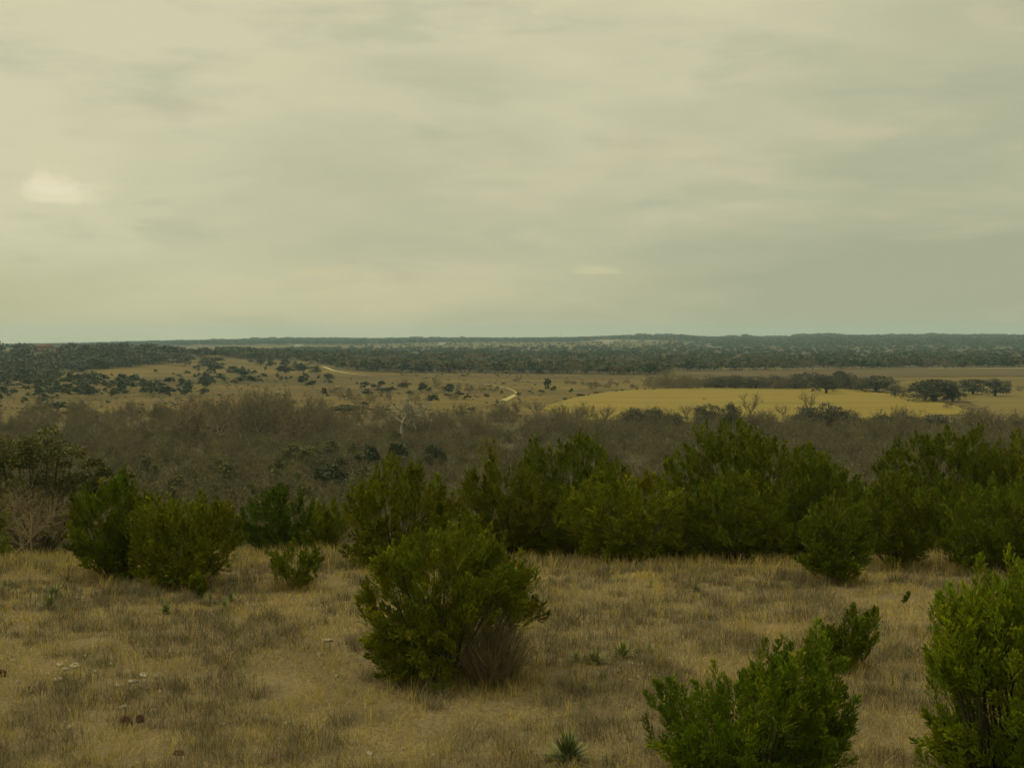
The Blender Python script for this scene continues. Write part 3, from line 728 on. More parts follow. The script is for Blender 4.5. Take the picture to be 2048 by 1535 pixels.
for i in range(10):
    G = bare_geo(300 + i, (5, 5, 5, 4), 1.15, .011, .0, trunk_h=.16); V, Q, T, Mi, w = norm_h(G)
    BT.append((mesh_of('bare_tree', V, Q, T, Mi, [M['twig']]), w)); BTA.append((V, Q, T, Mi, w))
CT = []   # clearer, more open bare trees
for i in range(4):
    G = bare_geo(330 + i, (5, 4, 4, 3), .75, .010, .45, .036); V, Q, T, Mi, w = norm_h(G)
    CT.append((mesh_of('open_bare_tree', V, Q, T, Mi, [M['twig']]), w))
def bare(px, v, w, h, label, group=None, Y=None, lib=BT, name='bare_tree'):
    me, uw = random.choice(lib)
    return place(name, me, px, v, w, h, label, 'bare tree', group, Y=Y, unit_w=uw)
g = np.random.default_rng(8)
LB = 'leafless grey brown tree in the tall thicket below the dotted dry slope'
for i in range(70):
    px = g.uniform(330, 660); v = g.uniform(835, 890)
    tp = np.interp(px, [330, 400, 460, 520, 600, 640, 660], [800, 778, 758, 757, 768, 775, 800]) + g.uniform(0, 45)
    h = max(v - tp, 36); bare(px, v, h * g.uniform(.7, 1.1), h, LB, 'bare trees of the tall thicket')
for i in range(72):
    px = g.uniform(-40, 350); v = g.uniform(822, 880); h = g.uniform(28, 46)
    bare(px, v, h * g.uniform(.8, 1.2), h, 'leafless tree in the brown strip left of the tall thicket', 'bare trees left of the tall thicket')
for i in range(62):
    px = g.uniform(650, 1240); v = g.uniform(835, 878); h = g.uniform(34, 50)
    bare(px, v, h * g.uniform(.8, 1.2), h, 'leafless tree in the tree line between the white barked tree and the hay field', 'bare trees of the middle tree line')
for i in range(70):
    px = g.uniform(1220, 2080); v = g.uniform(872, 915); h = g.uniform(36, 52)
    MASS.append((px, v, h * g.uniform(.8, 1.2), h))
for i in range(130):
    px = g.uniform(1095, 2060); v = g.uniform(850, 876); h = g.uniform(22, 50)
    MASS.append((px, v, h * g.uniform(.9, 1.5), h))
for px, v, w, h, lb in [(1500, 838, 48, 60, 'open bare tree standing up against the hay field, left of the darker one'), (1620, 836, 52, 64, 'dark open bare tree with crooked limbs against the hay field'),
        (1566, 838, 40, 36, 'small bare tree between the two open ones at the hay field'), (1372, 842, 40, 38, 'thin bare tree at the near edge of the hay field, left part'), (1985, 868, 64, 60, 'many stemmed bare tree before the pale pasture'),
        (1072, 842, 52, 50, 'fan shaped bare tree at the left tip of the hay field'), (1000, 842, 44, 44, 'bare tree with pale stems just below the road bend'), (1160, 846, 44, 42, 'bare tree with pale stems against the left part of the hay field'), (1210, 848, 46, 44, 'rounded bare tree left of the evergreen oaks by the hay field')]:
    bare(px, v, w, h, lb, lib=CT)
bare(1038, 766, 18, 22, 'lone bare tree on the grass under the far woodland', lib=CT)
for px, v, w, h in [(872, 777, 26, 30), (913, 785, 26, 27), (940, 784, 26, 20), (962, 784, 30, 20), (988, 784, 28, 16), (808, 777, 24, 24), (690, 800, 40, 34), (850, 779, 30, 26), (890, 786, 24, 20), (770, 800, 36, 26), (740, 806, 34, 28), (860, 800, 30, 18), (905, 800, 30, 20), (668, 790, 30, 24), (830, 806, 36, 22), (712, 806, 36, 30), (655, 815, 30, 24)]:
    bare(px, v, w, h, 'leafless tree in the loose clump left of the road bend', 'bare trees left of the road bend')
for i in range(84):
    px = g.uniform(1305, 1400) if i < 24 else g.uniform(1405, 1725); h = g.uniform(16, 30)
    bare(px, g.uniform(772, 778), h * g.uniform(1.2, 1.9), h, 'leafless tree in the hedgerow behind the hay field', 'bare trees of the hedgerow')
for i in range(16):
    px = g.uniform(1130, 1310); bare(px, g.uniform(766, 777), g.uniform(14, 26), g.uniform(6, 12), 'low leafless shrub in the grass above the left part of the hay field', 'bare shrubs above the hay field', name='bare_shrub')
bare(1338, 776, 40, 48, 'taller rust brown bare tree at the left end of the hedgerow', lib=CT)
bare(1800, 799, 38, 34, 'bare tree between two live oaks behind the hay field')
bare(1704, 778, 34, 36, 'bare tree left of the wide live oak')
bare(1898, 817, 24, 20, 'low bare shrub at the right corner of the hay field', name='bare_shrub')
bare(2040, 783, 30, 16, 'low bare shrub at the right edge of the pasture', name='bare_shrub')
bare(1186, 779, 22, 20, 'grey shrubby tree behind the left part of the hay field')
# the white barked tree
G = bare_geo(351, (6, 5, 4, 3), .95, .011, .25, .04, (.05, 0)); V, Q, T, Mi, w = norm_h(G)
o = place('white_barked_tree', mesh_of('white_barked_tree', V, Q, T, Mi, [M['pale_bark']]), 803, 876, 124, 94, 'white barked leafless tree shining out of the brown tree line', 'bare tree', rot=.6, unit_w=w)
# trees on the near left: leaning bare tree and the olive oak behind
def near_bare(px, v, h, seed, label, lean, twig=.0022, Y=None, levels=(5, 5, 5, 5), **kw):
    p = hit(px, v) if Y is None else ground(px, Y); m = p[1] / FPX
    G = bare_geo(seed, levels, .8, twig, .18, .013, lean, **kw); V, Q, T, Mi, w = norm_h(G)
    V = V * h * m
    o = obj('bare_tree', mesh_of('near_bare_tree', V, Q, T, Mi, [M['twig']]), None, p); tag(o, label, 'bare tree'); return o
near_bare(8, 1128, 165, 371, 'leaning bare tree with a slanting pale trunk beside the left round juniper', (.95, .0), trunk_h=.35)
near_bare(60, 1100, 190, 372, 'fine twigged bare tree standing behind the leaning one', (-.1, .1), Y=38)
near_bare(-20, 1080, 190, 373, 'bare tree at the left edge above the cut off juniper', (.1, .1), Y=41)
near_bare(110, 1080, 120, 374, 'low bare tree between the leaning one and the olive oak', (.1, .1), Y=40)
def near_oak():
    Y = 72; m = Y / FPX; p = ground(80, Y)
    g = np.random.default_rng(61); G, T = Geo(), Geo(); lob = []
    for px, v, r in [(60, 905, 46), (20, 925, 52), (-40, 915, 60), (110, 915, 44), (150, 925, 36), (85, 950, 60), (165, 965, 42), (20, 985, 60), (-60, 980, 60), (120, 990, 50), (60, 1015, 60), (0, 1030, 60), (130, 1025, 50), (-60, 1030, 60)]:
        q = at(px, v, Y); lob.append((q[0] - p[0], g.uniform(-1, 1), q[2] - p[2], r * m))
    lob = [(l[0] + g.normal() * l[3] * .6, l[1] + g.normal() * l[3] * .6, l[2] + g.normal() * l[3] * .4, l[3] * g.uniform(.4, .7)) for l in lob for _ in range(5)]
    crown(G, lob, 34000, .12, g)
    tube(T, np.array([(0, 0, -.2), (.1, 0, 1.0), (0, .1, 2.2), (0, 0, 3.4)]), [.25, .2, .16, .06], 7)
    for l in lob[::3]:
        tube(T, bez(np.array([0, 0, .8]), np.array([l[0] * .4, l[1] * .4, 1.8]), np.array(l[:3]), 6), np.linspace(.1, .015, 6), 5)
    r = empty('live_oak', p); tag(r, 'olive brown live oak down the slope behind the leaning bare tree', 'oak tree')
    obj('crown', G.mesh('near_oak_crown', [M['near_oak']]), r); obj('trunk', T.mesh('near_oak_trunk', [M['bark']], True), r)
    g = np.random.default_rng(62); G, T = Geo(), Geo(); Y = 66; m = Y / FPX; p = ground(215, Y); lob = []
    for px, v, r in [(215, 945, 34), (180, 970, 36), (240, 975, 28), (210, 1000, 40), (265, 985, 14)]:
        q = at(px, v, Y); lob += [(q[0] - p[0] + g.normal() * r * m * .5, g.uniform(-.8, .8), q[2] - p[2] + g.normal() * r * m * .4, r * m * g.uniform(.4, .6)) for _ in range(4)]
    crown(G, lob, 8000, .12, g, (.85, .9, 1.0))
    tube(T, np.array([(0, 0, -.2), (.1, 0, .8), (0, .1, 1.6), (0, 0, 2.2)]), [.18, .15, .1, .05], 7)
    r = empty('live_oak', p); tag(r, 'darker live oak rising right behind the left round juniper', 'oak tree')
    obj('crown', G.mesh('dark_oak_crown', [M['near_oak']]), r); obj('trunk', T.mesh('dark_oak_trunk', [M['bark']], True), r)
near_oak()
FINE, FINEO = [], []
for i in range(5):
    G = small_juniper_proto(600 + i, 1500, .075); V, Q, T, Mi = G.arrays(); V[:, 2] = np.maximum(V[:, 2], -.02); V = unit(V)
    FINE.append(mesh_of('thicket_juniper', V, Q, T, Mi, [M['far_juniper']])); FINEO.append(mesh_of('olive_shrub', V, Q, T, Mi, [M['near_oak']]))
MID = [(675, 962, 72, 24), (795, 913, 42, 20), (742, 912, 40, 15), (870, 912, 44, 14), (640, 960, 30, 18)]
for i, s in enumerate(MID):
    place('juniper', FINE[i], s[0], s[1] + 34, s[2] * 1.2, s[3] + 40, ['low bright green juniper clump in the brown thicket under the tree line', 'dark green juniper in the thicket right of a paler one', 'paler green juniper in the thicket above the broad pointed juniper', 'brownish flat shrub at the edge of the thicket clearing', 'small juniper joined to the left of the bright green clump'][i], 'juniper')
for i, (px, v) in enumerate([(440, 935), (400, 962), (620, 915), (352, 968), (556, 945), (585, 965), (500, 985), (455, 950), (290, 930), (345, 1000), (430, 985), (540, 990), (610, 985), (720, 960), (660, 905), (585, 905)]):
    place('olive_shrub', FINEO[i % 5], px, v + 34, g.uniform(30, 56), g.uniform(46, 60), 'olive green shrub scattered through the near brown thicket', 'shrub', 'olive shrubs in the near thicket')

g = np.random.default_rng(19)
for i in range(14):
    px, v = g.uniform(240, 1320), g.uniform(872, 968)
    place('juniper', FINEO[i % 5], px, v + 20, g.uniform(24, 44), g.uniform(34, 46), 'olive green juniper standing up out of the grey brown valley brush', 'juniper', 'junipers in the valley brush')

# ------------------------------------------------------------------ masses nobody could count
def merged(name, label, items, mats, mat_of=None):
    """items: list of (V, Q, T, Mi, loc, scale xyz, rot, tint)"""
    VV, QQ, TT, MM, n = [], [], [], [], 0
    for V, Q, T, Mi, loc, sc, rot, ti in items:
        c, s = math.cos(rot), math.sin(rot)
        X = V * np.array(sc); X = np.stack([X[:, 0] * c - X[:, 1] * s, X[:, 0] * s + X[:, 1] * c, X[:, 2]], 1) + loc
        VV.append(X); QQ.append(Q + n); TT.append(T * np.array(ti)); MM.append(Mi); n += len(V)
    me = mesh_of(name, np.concatenate(VV), np.concatenate(QQ), np.concatenate(TT), np.concatenate(MM), mats)
    return tag(obj(name, me), label, None, None, 'stuff')
brush = []
for i in range(8):
    G = bare_geo(400 + i, (5, 5, 5, 4), 1.15, .013, .08, trunk_h=.06, limb=.45); V, Q, T, Mi, w = norm_h(G); brush.append((V, Q, T, Mi, w))
g = np.random.default_rng(21)
items = []
for k, (px, v, w, h) in enumerate(MASS):
    p = hit(px, v); m = p[1] / FPX; b = BTA[k % len(BTA)]; tw = g.uniform(.7, 1.15)
    items.append((*b[:4], p, (w * m / b[4], w * m / b[4], h * m), g.uniform(0, 6.28), (tw, tw, tw * .95)))
for i in range(2800):
    px = g.uniform(-280, 2330); v = g.uniform(868, 1140) if i < 2450 else g.uniform(866, 900)
    Y = np.interp(v, [850, 900, 989, 1040, 1080, 1125, 1145], [478, 368, 262, 200, 150, 100, 62]) * g.uniform(.95, 1.05)
    if px < 300 and Y < 120: continue
    p = ground(px, Y); b = brush[i % 8]
    h = g.uniform(3.6, 5.6) if Y > 150 else np.interp(Y, [60, 150], [1.8, 4.0]) * g.uniform(.8, 1.2)
    sw = h * g.uniform(1.2, 1.7) / b[4]; tw = g.uniform(.65, 1.15)
    items.append((*b[:4], p, (sw, sw, h), g.uniform(0, 6.28), (tw, tw * g.uniform(.96, 1.10), tw * g.uniform(.8, 1.05))))
merged('brush_thicket', 'grey brown leafless brush filling the valley behind the hill crest', items, [M['twig']])
blob = []
for i in range(8):
    gg = np.random.default_rng(500 + i); G = Geo()
    lob = [(gg.normal() * .2, gg.normal() * .2, gg.uniform(.3, .7), gg.uniform(.2, .36)) for _ in range(6)]
    crown(G, lob, 90, .26, gg); V, Q, T, Mi = G.arrays(); V[:, 2] = np.maximum(V[:, 2], -.05) / V[:, 2].max(); blob.append((V, Q, T, Mi))
twigs = []
for i in range(6):
    G = bare_geo(540 + i, (4, 4, 4), 1.0, .05, .3); V, Q, T, Mi, w = norm_h(G); twigs.append((V, Q, T, Mi, w))
GREEN, GREY = 0, 1
def scatter(n, top, bot, h, fgrey, seed, bias=1.0, px_rng=(-60, 2110), wide=(1.0, 1.6)):
    g = np.random.default_rng(seed); out = []
    top, bot = np.array(top, float), np.array(bot, float)
    for i in range(n):
        px = g.uniform(*px_rng); a, b = np.interp(px, top[:, 0], top[:, 1]), np.interp(px, bot[:, 0], bot[:, 1])
        if b <= a: continue
        q = g.random() ** bias; v = a + (b - a) * q; p = hit(px, v)
        if p[1] > 6600: p = ground(px, g.uniform(5600, 6500))
        hh = h * g.uniform(.65, 1.25); grey = g.random() < fgrey(px, q)
        if grey:
            t = twigs[i % 6]; s = hh * g.uniform(*wide) / t[4]; tw = g.uniform(.6, .95)
            out.append((t[0], t[1], t[2], t[3] + 1, p, (s, s, hh), g.uniform(0, 6.28), (tw, tw, tw)))
        else:
            t = blob[i % 8]; s = hh * g.uniform(*wide); tw = g.uniform(.75, 1.1)
            out.append((*t, p, (s, s, hh), g.uniform(0, 6.28), (tw * g.uniform(.9, 1.1), tw, tw)))
    return out
MM2 = [M['far_juniper'], M['twig']]
def grey_f(px, q): return (.72 if q > .42 else .18) * (1 if 680 < px < 1360 else .45)
items = scatter(5200, belt_top, belt_bot, 8.5, grey_f, 31, 1.15)
# a closed front row along the foot of the belt
items += scatter(420, [(640, 724), (690, 736), (800, 741), (1000, 743), (1310, 746), (1345, 738), (1500, 738), (1750, 735), (2110, 732)], belt_bot, 9, lambda px, q: .6, 32, 1, (640, 2110))
items += scatter(160, [(380, 708), (690, 702)], [(380, 716), (480, 717), (690, 720)], 8, lambda px, q: .3, 35, 1, (385, 690))
merged('far_woodland', 'belt of far green and grey woodland across the valley', items, MM2)
items = scatter(6500, ridge_top, ridge_bot, 12, lambda px, q: .04, 33, 1.1, wide=(1.2, 2.4))
items += scatter(420, [(700, 684), (1400, 684)], [(700, 697), (1400, 697)], 6, lambda px, q: .2, 34, 1, (700, 1400))
g = np.random.default_rng(36)
for px, hm in [(x, 14) for x in g.uniform(-40, 2100, 240)] + [(x, 17) for c, sg, n in [(540, 22, 9), (430, 8, 2), (835, 14, 7), (875, 8, 3), (925, 10, 3), (1310, 35, 24), (1470, 18, 9), (1510, 5, 2), (1640, 30, 18), (1770, 14, 5), (1860, 14, 3), (148, 6, 2)] for x in g.normal(c, sg, n)]:
    Y = g.uniform(6200, 6500); t = blob[int(px) % 8]; hh = hm * g.uniform(.65, 1.15); p = ground(px, Y)
    items.append((*t, p, (hh * 1.7, hh * 1.7, hh), g.uniform(0, 6), (1, 1, 1)))
merged('ridge_woodland', 'hazy blue green woods along the far ridge on the skyline', items, MM2)

g = np.random.default_rng(41); items = []
for i in range(3200):
    px = g.uniform(-60, 2110); v = g.uniform(742, 835)
    if v > np.interp(px, [-200, 330, 460, 600, 660, 900, 1090, 1300, 2200], [838, 836, 800, 800, 828, 836, 836, 836, 836]) or (px < 385 and v < 752): continue
    if px > 1085 and 776 < v and i % 12: continue
    if px > 1350 and v < 757 and i % 12: continue
    if vnoise(px / 60, v / 9, 5) < .38: continue
    if i % 12 == 0:       # weedy margin of the hay field
        px = g.uniform(1085, 1960); v = np.interp(px, [1085, 1140, 1200, 1260, 1400, 1560, 1700, 1800, 1870, 1960], [815, 797, 786, 780, 776, 774, 779, 790, 801, 826]) + g.normal() * 1.0
    p = hit(px, v); grey = g.random() < .55; h = g.uniform(.4, 1.0) + 1.3 * g.random() ** 4; tw = g.uniform(.7, 1.2)
    if grey:
        t = twigs[i % 6]; sx = h * g.uniform(1.2, 2.4) / t[4]; items.append((t[0], t[1], t[2], t[3] + 1, p, (sx, sx, h), g.uniform(0, 6), (tw, tw, tw)))
    else:
        t = blob[i % 8]; sx = h * g.uniform(1.0, 2.2); items.append((*t, p, (sx, sx, h), g.uniform(0, 6), (tw, tw, tw)))
merged('valley_scrub', 'low scrub and weeds dotting the dry valley grass', items, MM2)

# ------------------------------------------------------------------ foreground grass
def grass():
    g = np.random.default_rng(51)
    def scatter_xy(n, ymin=8.5, ymax=47):
        # denser near the camera, thinning with distance
        y = ymin * (ymax / ymin) ** (g.random(n) ** .85); x = (g.uniform(-1, 1, n)) * (.50 * y + 4.5); return x, y
    def blades(G, x, y, h, w, lean, tint):
        n = len(x); z = zt(x, y)
        a = g.uniform(0, 6.283, n); ln = np.abs(g.normal(0, lean, n))
        D = np.stack([np.cos(a) * ln, np.sin(a) * ln, np.ones(n)], 1)
        b0 = np.stack([x, y, z - .01], 1); m = b0 + D * (h * .55)[:, None]
        D2 = D.copy(); D2[:, :2] *= 2.2; D2 = nrm(D2); e = m + D2 * (h * .5)[:, None]
        sa = a + math.pi / 2 + g.normal(0, .7, n); S = np.stack([np.cos(sa), np.sin(sa), np.zeros(n)], 1)
        w = w[:, None]
        V = np.stack([b0 - S * w * .5, b0 + S * w * .5, m + S * w * .42, m - S * w * .42, e + S * w * .1, e - S * w * .1], 1)
        k = np.arange(n)[:, None] * 6
        Q = np.concatenate([k + np.array([[0, 1, 2, 3]]), k + np.array([[3, 2, 4, 5]])], 0)
        G.add(V.reshape(-1, 3), Q, np.repeat(tint, 6, 0))
    # fine grass
    N = 460000
    x, y = scatter_xy(N)
    patch = vnoise(x / 1.1, y / 1.5, 11) * .6 + vnoise(x / .38, y / .45, 12) * .4
    bare = vnoise(x / 1.7, y / 1.3, 15) * .55 + vnoise(x / .5, y / .5, 16) * .45
    keep = (bare > .20) & ((vnoise(x / 1.5, y / 1.9, 21) * .55 + vnoise(x / .55, y / .7, 22) * .45 < .5) | (g.random(N) < .35)); x, y, patch = x[keep], y[keep], patch[keep]
    n = len(x)
    tall = vnoise(x / .7, y / .7, 13)
    h = (.035 + .095 * tall ** 1.5 + .035 * patch) * g.uniform(.6, 1.4, n)
    w = np.interp(y, [9, 20, 45], [.0035, .006, .012]) * g.uniform(.7, 1.4, n)
    gold = np.clip((vnoise(x / 2.6, y / 2.2, 14) - .45) * 3, 0, 1)[:, None]
    k = (.72 + .34 * g.random((n, 1))) * (.78 + .5 * (vnoise(x / .33, y / .4, 17) * .6 + vnoise(x / .9, y / 1.1, 18) * .4))[:, None]
    t = k * ((1 - gold) * np.array([.92, .90, 1.05]) + gold * np.array([1.12, 1.06, .85]))
    grn = (g.random(n) < .05)[:, None]
    t = np.where(grn, t * np.array([.55, .72, .5]), t)
    pale = (g.random(n) < .06)[:, None]; t = np.where(pale, t * 1.5, t)
    G = Geo(); blades(G, x, y, h, w, .85, t)
    # taller straw tufts
    xs, ys = scatter_xy(3000)
    for_t = 14
    xt, yt = np.repeat(xs, for_t) + g.normal(0, .035, 3000 * for_t), np.repeat(ys, for_t) + g.normal(0, .035, 3000 * for_t)
    ht = np.repeat(g.uniform(.12, .34, 3000), for_t) * g.uniform(.6, 1.2, len(xt))
    wt = np.interp(yt, [9, 20, 45], [.003, .005, .009])
    tt = np.repeat(g.uniform(.8, 1.3, (3000, 1)), for_t, 0) * np.array([1.1, 1.03, .88]) * g.uniform(.8, 1.2, (len(xt), 1))
    blades(G, xt, yt, ht, wt, .4, tt)
    # thick fringe along the crest
    nf = 24000; xf = g.uniform(-28, 28, nf); yf = g.uniform(31, 41, nf)
    blades(G, xf, yf, g.uniform(.12, .42, nf), np.full(nf, .010), .35, (np.array([.95, .92, .95]) * g.uniform(.7, 1.25, (nf, 1))))
    # taller grass and litter caught under the shrubs
    for px, v, r in [(880, 1352, .9), (985, 1366, .8), (1690, 1338, .4), (1675, 1165, .7), (225, 1155, .9), (365, 1172, .9), (587, 1177, .5), (785, 1136, 1.1), (1795, 1138, 1.0), (1985, 1145, 1.2), (1500, 1590, 1.2), (2018, 1650, 1.2)]:
        p = hit(px, v); m_ = int(900 * r * r) + 200; a = g.uniform(0, 6.283, m_); q = r * g.random(m_) ** .6
        xf, yf = p[0] + np.cos(a) * q, p[1] + np.sin(a) * q * .8
        blades(G, xf, yf, g.uniform(.1, .34, m_), np.full(m_, .007), .5, (np.array([.8, .74, .72]) * g.uniform(.5, 1.15, (m_, 1))))
    tag(obj('dry_grass', G.mesh('dry_grass', [M['grass']])), 'straw coloured dry grass covering the hilltop', None, None, 'stuff')
    # grey weed clumps
    G = Geo(); xs, ys = scatter_xy(16500, 8.5, 44)
    f = vnoise(xs / 1.5, ys / 1.9, 21) * .55 + vnoise(xs / .55, ys / .7, 22) * .45; kp = f > .45; xs, ys = xs[kp], ys[kp]; m = 34
    rr = g.uniform(.06, .17, len(xs))
    xw = np.repeat(xs, m) + g.normal(0, 1, len(xs) * m) * np.repeat(rr, m); yw = np.repeat(ys, m) + g.normal(0, 1, len(xs) * m) * np.repeat(rr, m)
    hw = np.repeat(g.uniform(.09, .24, len(xs)), m) * g.uniform(.6, 1.25, len(xw)); ww = np.interp(yw, [9, 20, 45], [.003, .0055, .011])
    tw = np.repeat(g.uniform(.75, 1.2, (len(xs), 1)) * np.array([1, 1, 1]) + g.normal(0, .05, (len(xs), 3)), m, 0) * g.uniform(.75, 1.3, (len(xw), 1))
    blades(G, xw, yw, hw, ww, .65, np.clip(tw, .2, 2))
    tag(obj('dry_weeds', G.mesh('dry_weeds', [M['weed']])), 'grey brown dead weeds growing in patches through the grass', None, None, 'stuff')
grass()

# ------------------------------------------------------------------ dead twigs, yuccas, stones
def twig_shrub(px, v, w, h, n, seed, label, lean=.5):
    g = np.random.default_rng(seed); p = hit(px, v); m = p[1] / FPX; w *= m; h *= m; G = Geo()
    for i in range(n):
        a = g.uniform(0, 6.283); r = g.random() ** .6
        b = np.array([math.cos(a) * r * w * .22, math.sin(a) * r * w * .22, -.03]); hh = h * (1 - .45 * r * r) * g.uniform(.55, 1.05)
        e = np.array([math.cos(a) * r * w * .5 + g.normal() * .04, math.sin(a) * r * w * .5, hh])
        pts = bez(b, np.array([b[0] * 1.3, b[1] * 1.3, hh * .55]) + g.normal(size=3) * .03, e, 5)
        tw = g.uniform(.7, 1.5); tube(G, pts, np.linspace(.006, .002, 5), 3, (tw, tw, tw))
        for q in range(5):
            s = pts[g.integers(1, 4)]; d = nrm(nrm(e - b) + g.normal(size=3) * .5); l = h * g.uniform(.12, .35)
            ribbons(G, s[None], (s + d * l)[None], .005, .002, g, np.full((1, 3), tw))
    tag(obj('bare_shrub', G.mesh('bare_shrub', [M['twig']]), None, p), label, 'bare shrub')
twig_shrub(985, 1366, 190, 165, 420, 71, 'leafless twiggy shrub at the right foot of the large middle juniper')
twig_shrub(1225, 1105, 90, 60, 60, 72, 'leafless twigs at the foot of the light olive juniper')
twig_shrub(1600, 1560, 130, 70, 60, 73, 'dead twigs under the broad juniper at the bottom edge')
def yucca(px, v, w, n, seed, label, group=None, tone=1.0):
    g = np.random.default_rng(seed); p = hit(px, v); m = p[1] / FPX; R = w * m * .6; G = Geo(); n = int(n * 1.5)
    for i in range(n):
        a = i * 2.39996 + g.normal() * .15; el = R_(g.uniform(12, 85)) if i > n * .25 else R_(g.uniform(0, 25))
        L = R * g.uniform(.85, 1.2); d = np.array([math.cos(a) * math.cos(el), math.sin(a) * math.cos(el), math.sin(el)])
        s = np.array([-math.sin(a), math.cos(a), 0]); wd = R * .065
        c = np.array([0, 0, .02]); t1 = c + d * L * .45; t2 = c + d * L - np.array([0, 0, .06 * L * math.cos(el)])
        up_ = np.cross(s, d) * wd * .35
        V = [c - s * wd, c + up_ * -1, c + s * wd, t1 - s * wd * 1.1, t1 - up_, t1 + s * wd * 1.1, t2 - s * wd * .1, t2, t2 + s * wd * .1]
        dry = i < n * .22
        tt = np.array([1.5, 1.15, .8]) * .9 if dry else np.array([1, 1, 1]) * g.uniform(.7, 1.4) * tone
        G.add(V, [[0, 1, 4, 3], [1, 2, 5, 4], [3, 4, 7, 6], [4, 5, 8, 7]], tt)
    tag(obj('yucca', G.mesh('yucca', [M['yucca']]), None, p), label, 'yucca', group)
yucca(1135, 1522, 100, 70, 81, 'largest yucca with stiff spreading blades at the bottom edge of the photo', tone=.7)
yucca(1245, 1316, 56, 44, 82, 'upright yucca at the right end of the yucca row', tone=1.1)
yucca(1190, 1326, 52, 40, 83, 'yellow green yucca in the middle of the yucca row', tone=1.25)
yucca(1152, 1322, 34, 30, 84, 'small yucca at the left end of the yucca row', tone=1.1)
yucca(1172, 1324, 26, 24, 85, 'smallest yucca squeezed between two others in the yucca row')
yucca(332, 1226, 38, 30, 86, 'blue green yucca in the grass below the dome shaped juniper', tone=.9)
for i, (px, v, w) in enumerate([(108, 1192, 44), (100, 1216, 48), (10, 1178, 26), (135, 1162, 28), (420, 1206, 30), (462, 1205, 34), (450, 1216, 26)]):
    yucca(px, v, w, 26, 90 + i, 'small yucca half hidden in the grass near the two round junipers', 'yuccas near the round junipers', .9)
yucca(1302, 1172, 24, 22, 98, 'bright green small yucca in the open grass before the crest thicket', tone=1.2)
yucca(1392, 1182, 30, 24, 99, 'dull straw tipped yucca right of the bright green one', tone=.9)
yucca(1298, 1302, 30, 22, 97, 'thin dry yucca right of the yucca row', tone=1.2)
def rock(px, v, w, h, seed, label, group=None, mat='rock', name='rock'):
    g = np.random.default_rng(seed); p = hit(px, v); m = p[1] / FPX
    nu, nv = 12, 7; V = []
    ph = g.uniform(0, 6.28, 4)
    for i in range(nv):
        t_ = math.pi * (i + .0) / (nv - 1)
        for j in range(nu):
            f = 2 * math.pi * j / nu
            r = 1 + .18 * math.sin(2 * f + ph[0]) + .12 * math.sin(3 * f + ph[1]) + .1 * math.sin(5 * f + ph[2] + t_ * 2) + .05 * g.normal()
            s = max(math.sin(t_), .02) ** .55; c = math.copysign(abs(math.cos(t_)) ** .6, math.cos(t_))
            V.append((r * s * math.cos(f) * w * m * .5, r * s * math.sin(f) * w * m * .45, c * h * m * .75 + h * m * .35 + .01 * g.normal()))
    i = np.arange(nv - 1)[:, None]; j = np.arange(nu)[None]
    Q = np.stack([i * nu + j, (i + 1) * nu + j, (i + 1) * nu + (j + 1) % nu, i * nu + (j + 1) % nu], -1).reshape(-1, 4)
    o = obj(name, mesh_of('rock', np.array(V), Q, np.ones((len(V), 3)), np.zeros(len(Q)), [M[mat]]), None, p)
    o.rotation_euler = (g.normal() * .08, g.normal() * .08, g.uniform(-.3, .3)); tag(o, label, 'rock', group)
rock(120, 1331, 17, 5, 1, 'pale limestone slab, uppermost of the bright slabs in the left grass')
rock(132, 1340, 14, 5, 2, 'tilted pale limestone slab just under the uppermost one')
rock(116, 1361, 22, 6, 3, 'long grey limestone ledge below the bright slabs on the left')
rock(150, 1333, 24, 5, 4, 'long tan limestone ledge right of the bright slabs')
rock(287, 1352, 20, 5, 5, 'pale limestone slab, brightest of the middle left group')
rock(312, 1356, 9, 6, 6, 'round cream stone right of the brightest middle left slab')
rock(310, 1424, 14, 7, 7, 'cream stone in the grass right above the red stones')
rock(247, 1416, 16, 6, 8, 'grey stone in the grass left above the red stones')
rock(253, 1448, 22, 15, 9, 'dark red stone, larger of the pair in the lower left grass', None, 'red_rock')
rock(281, 1443, 15, 13, 10, 'brick red stone, smaller of the pair in the lower left grass', None, 'red_rock')
rock(3, 1352, 18, 12, 11, 'dark red stone at the left edge of the photo', None, 'red_rock')
rock(357, 1508, 20, 5, 12, 'flat dark stone near the bottom edge in the left grass', None, 'red_rock')
rock(573, 1447, 15, 4, 13, 'small white limestone chip in the grass below the large middle juniper')
rock(137, 1457, 14, 5, 14, 'buried pale stone left of the red stones')
CH = 'pale limestone chip lying in the short grass'
for i, (px, v, w) in enumerate([(28, 1322, 14), (35, 1365, 10), (95, 1350, 10), (170, 1313, 10), (236, 1372, 14), (265, 1364, 14), (282, 1374, 9), (295, 1378, 9), (222, 1330, 9), (445, 1450, 9), (655, 1282, 20), (640, 1310, 9), (672, 1354, 9), (1262, 1328, 9), (1238, 1343, 10), (1276, 1356, 8), (1262, 1362, 10), (740, 1508, 16), (866, 1512, 14), (1340, 1320, 7), (1300, 1352, 8), (560, 1480, 8), (60, 1385, 10), (320, 1385, 8), (190, 1345, 9)]):
    rock(px, v, w * g.uniform(.8, 1.2), 4.5, 20 + i, CH, 'limestone chips in the grass')

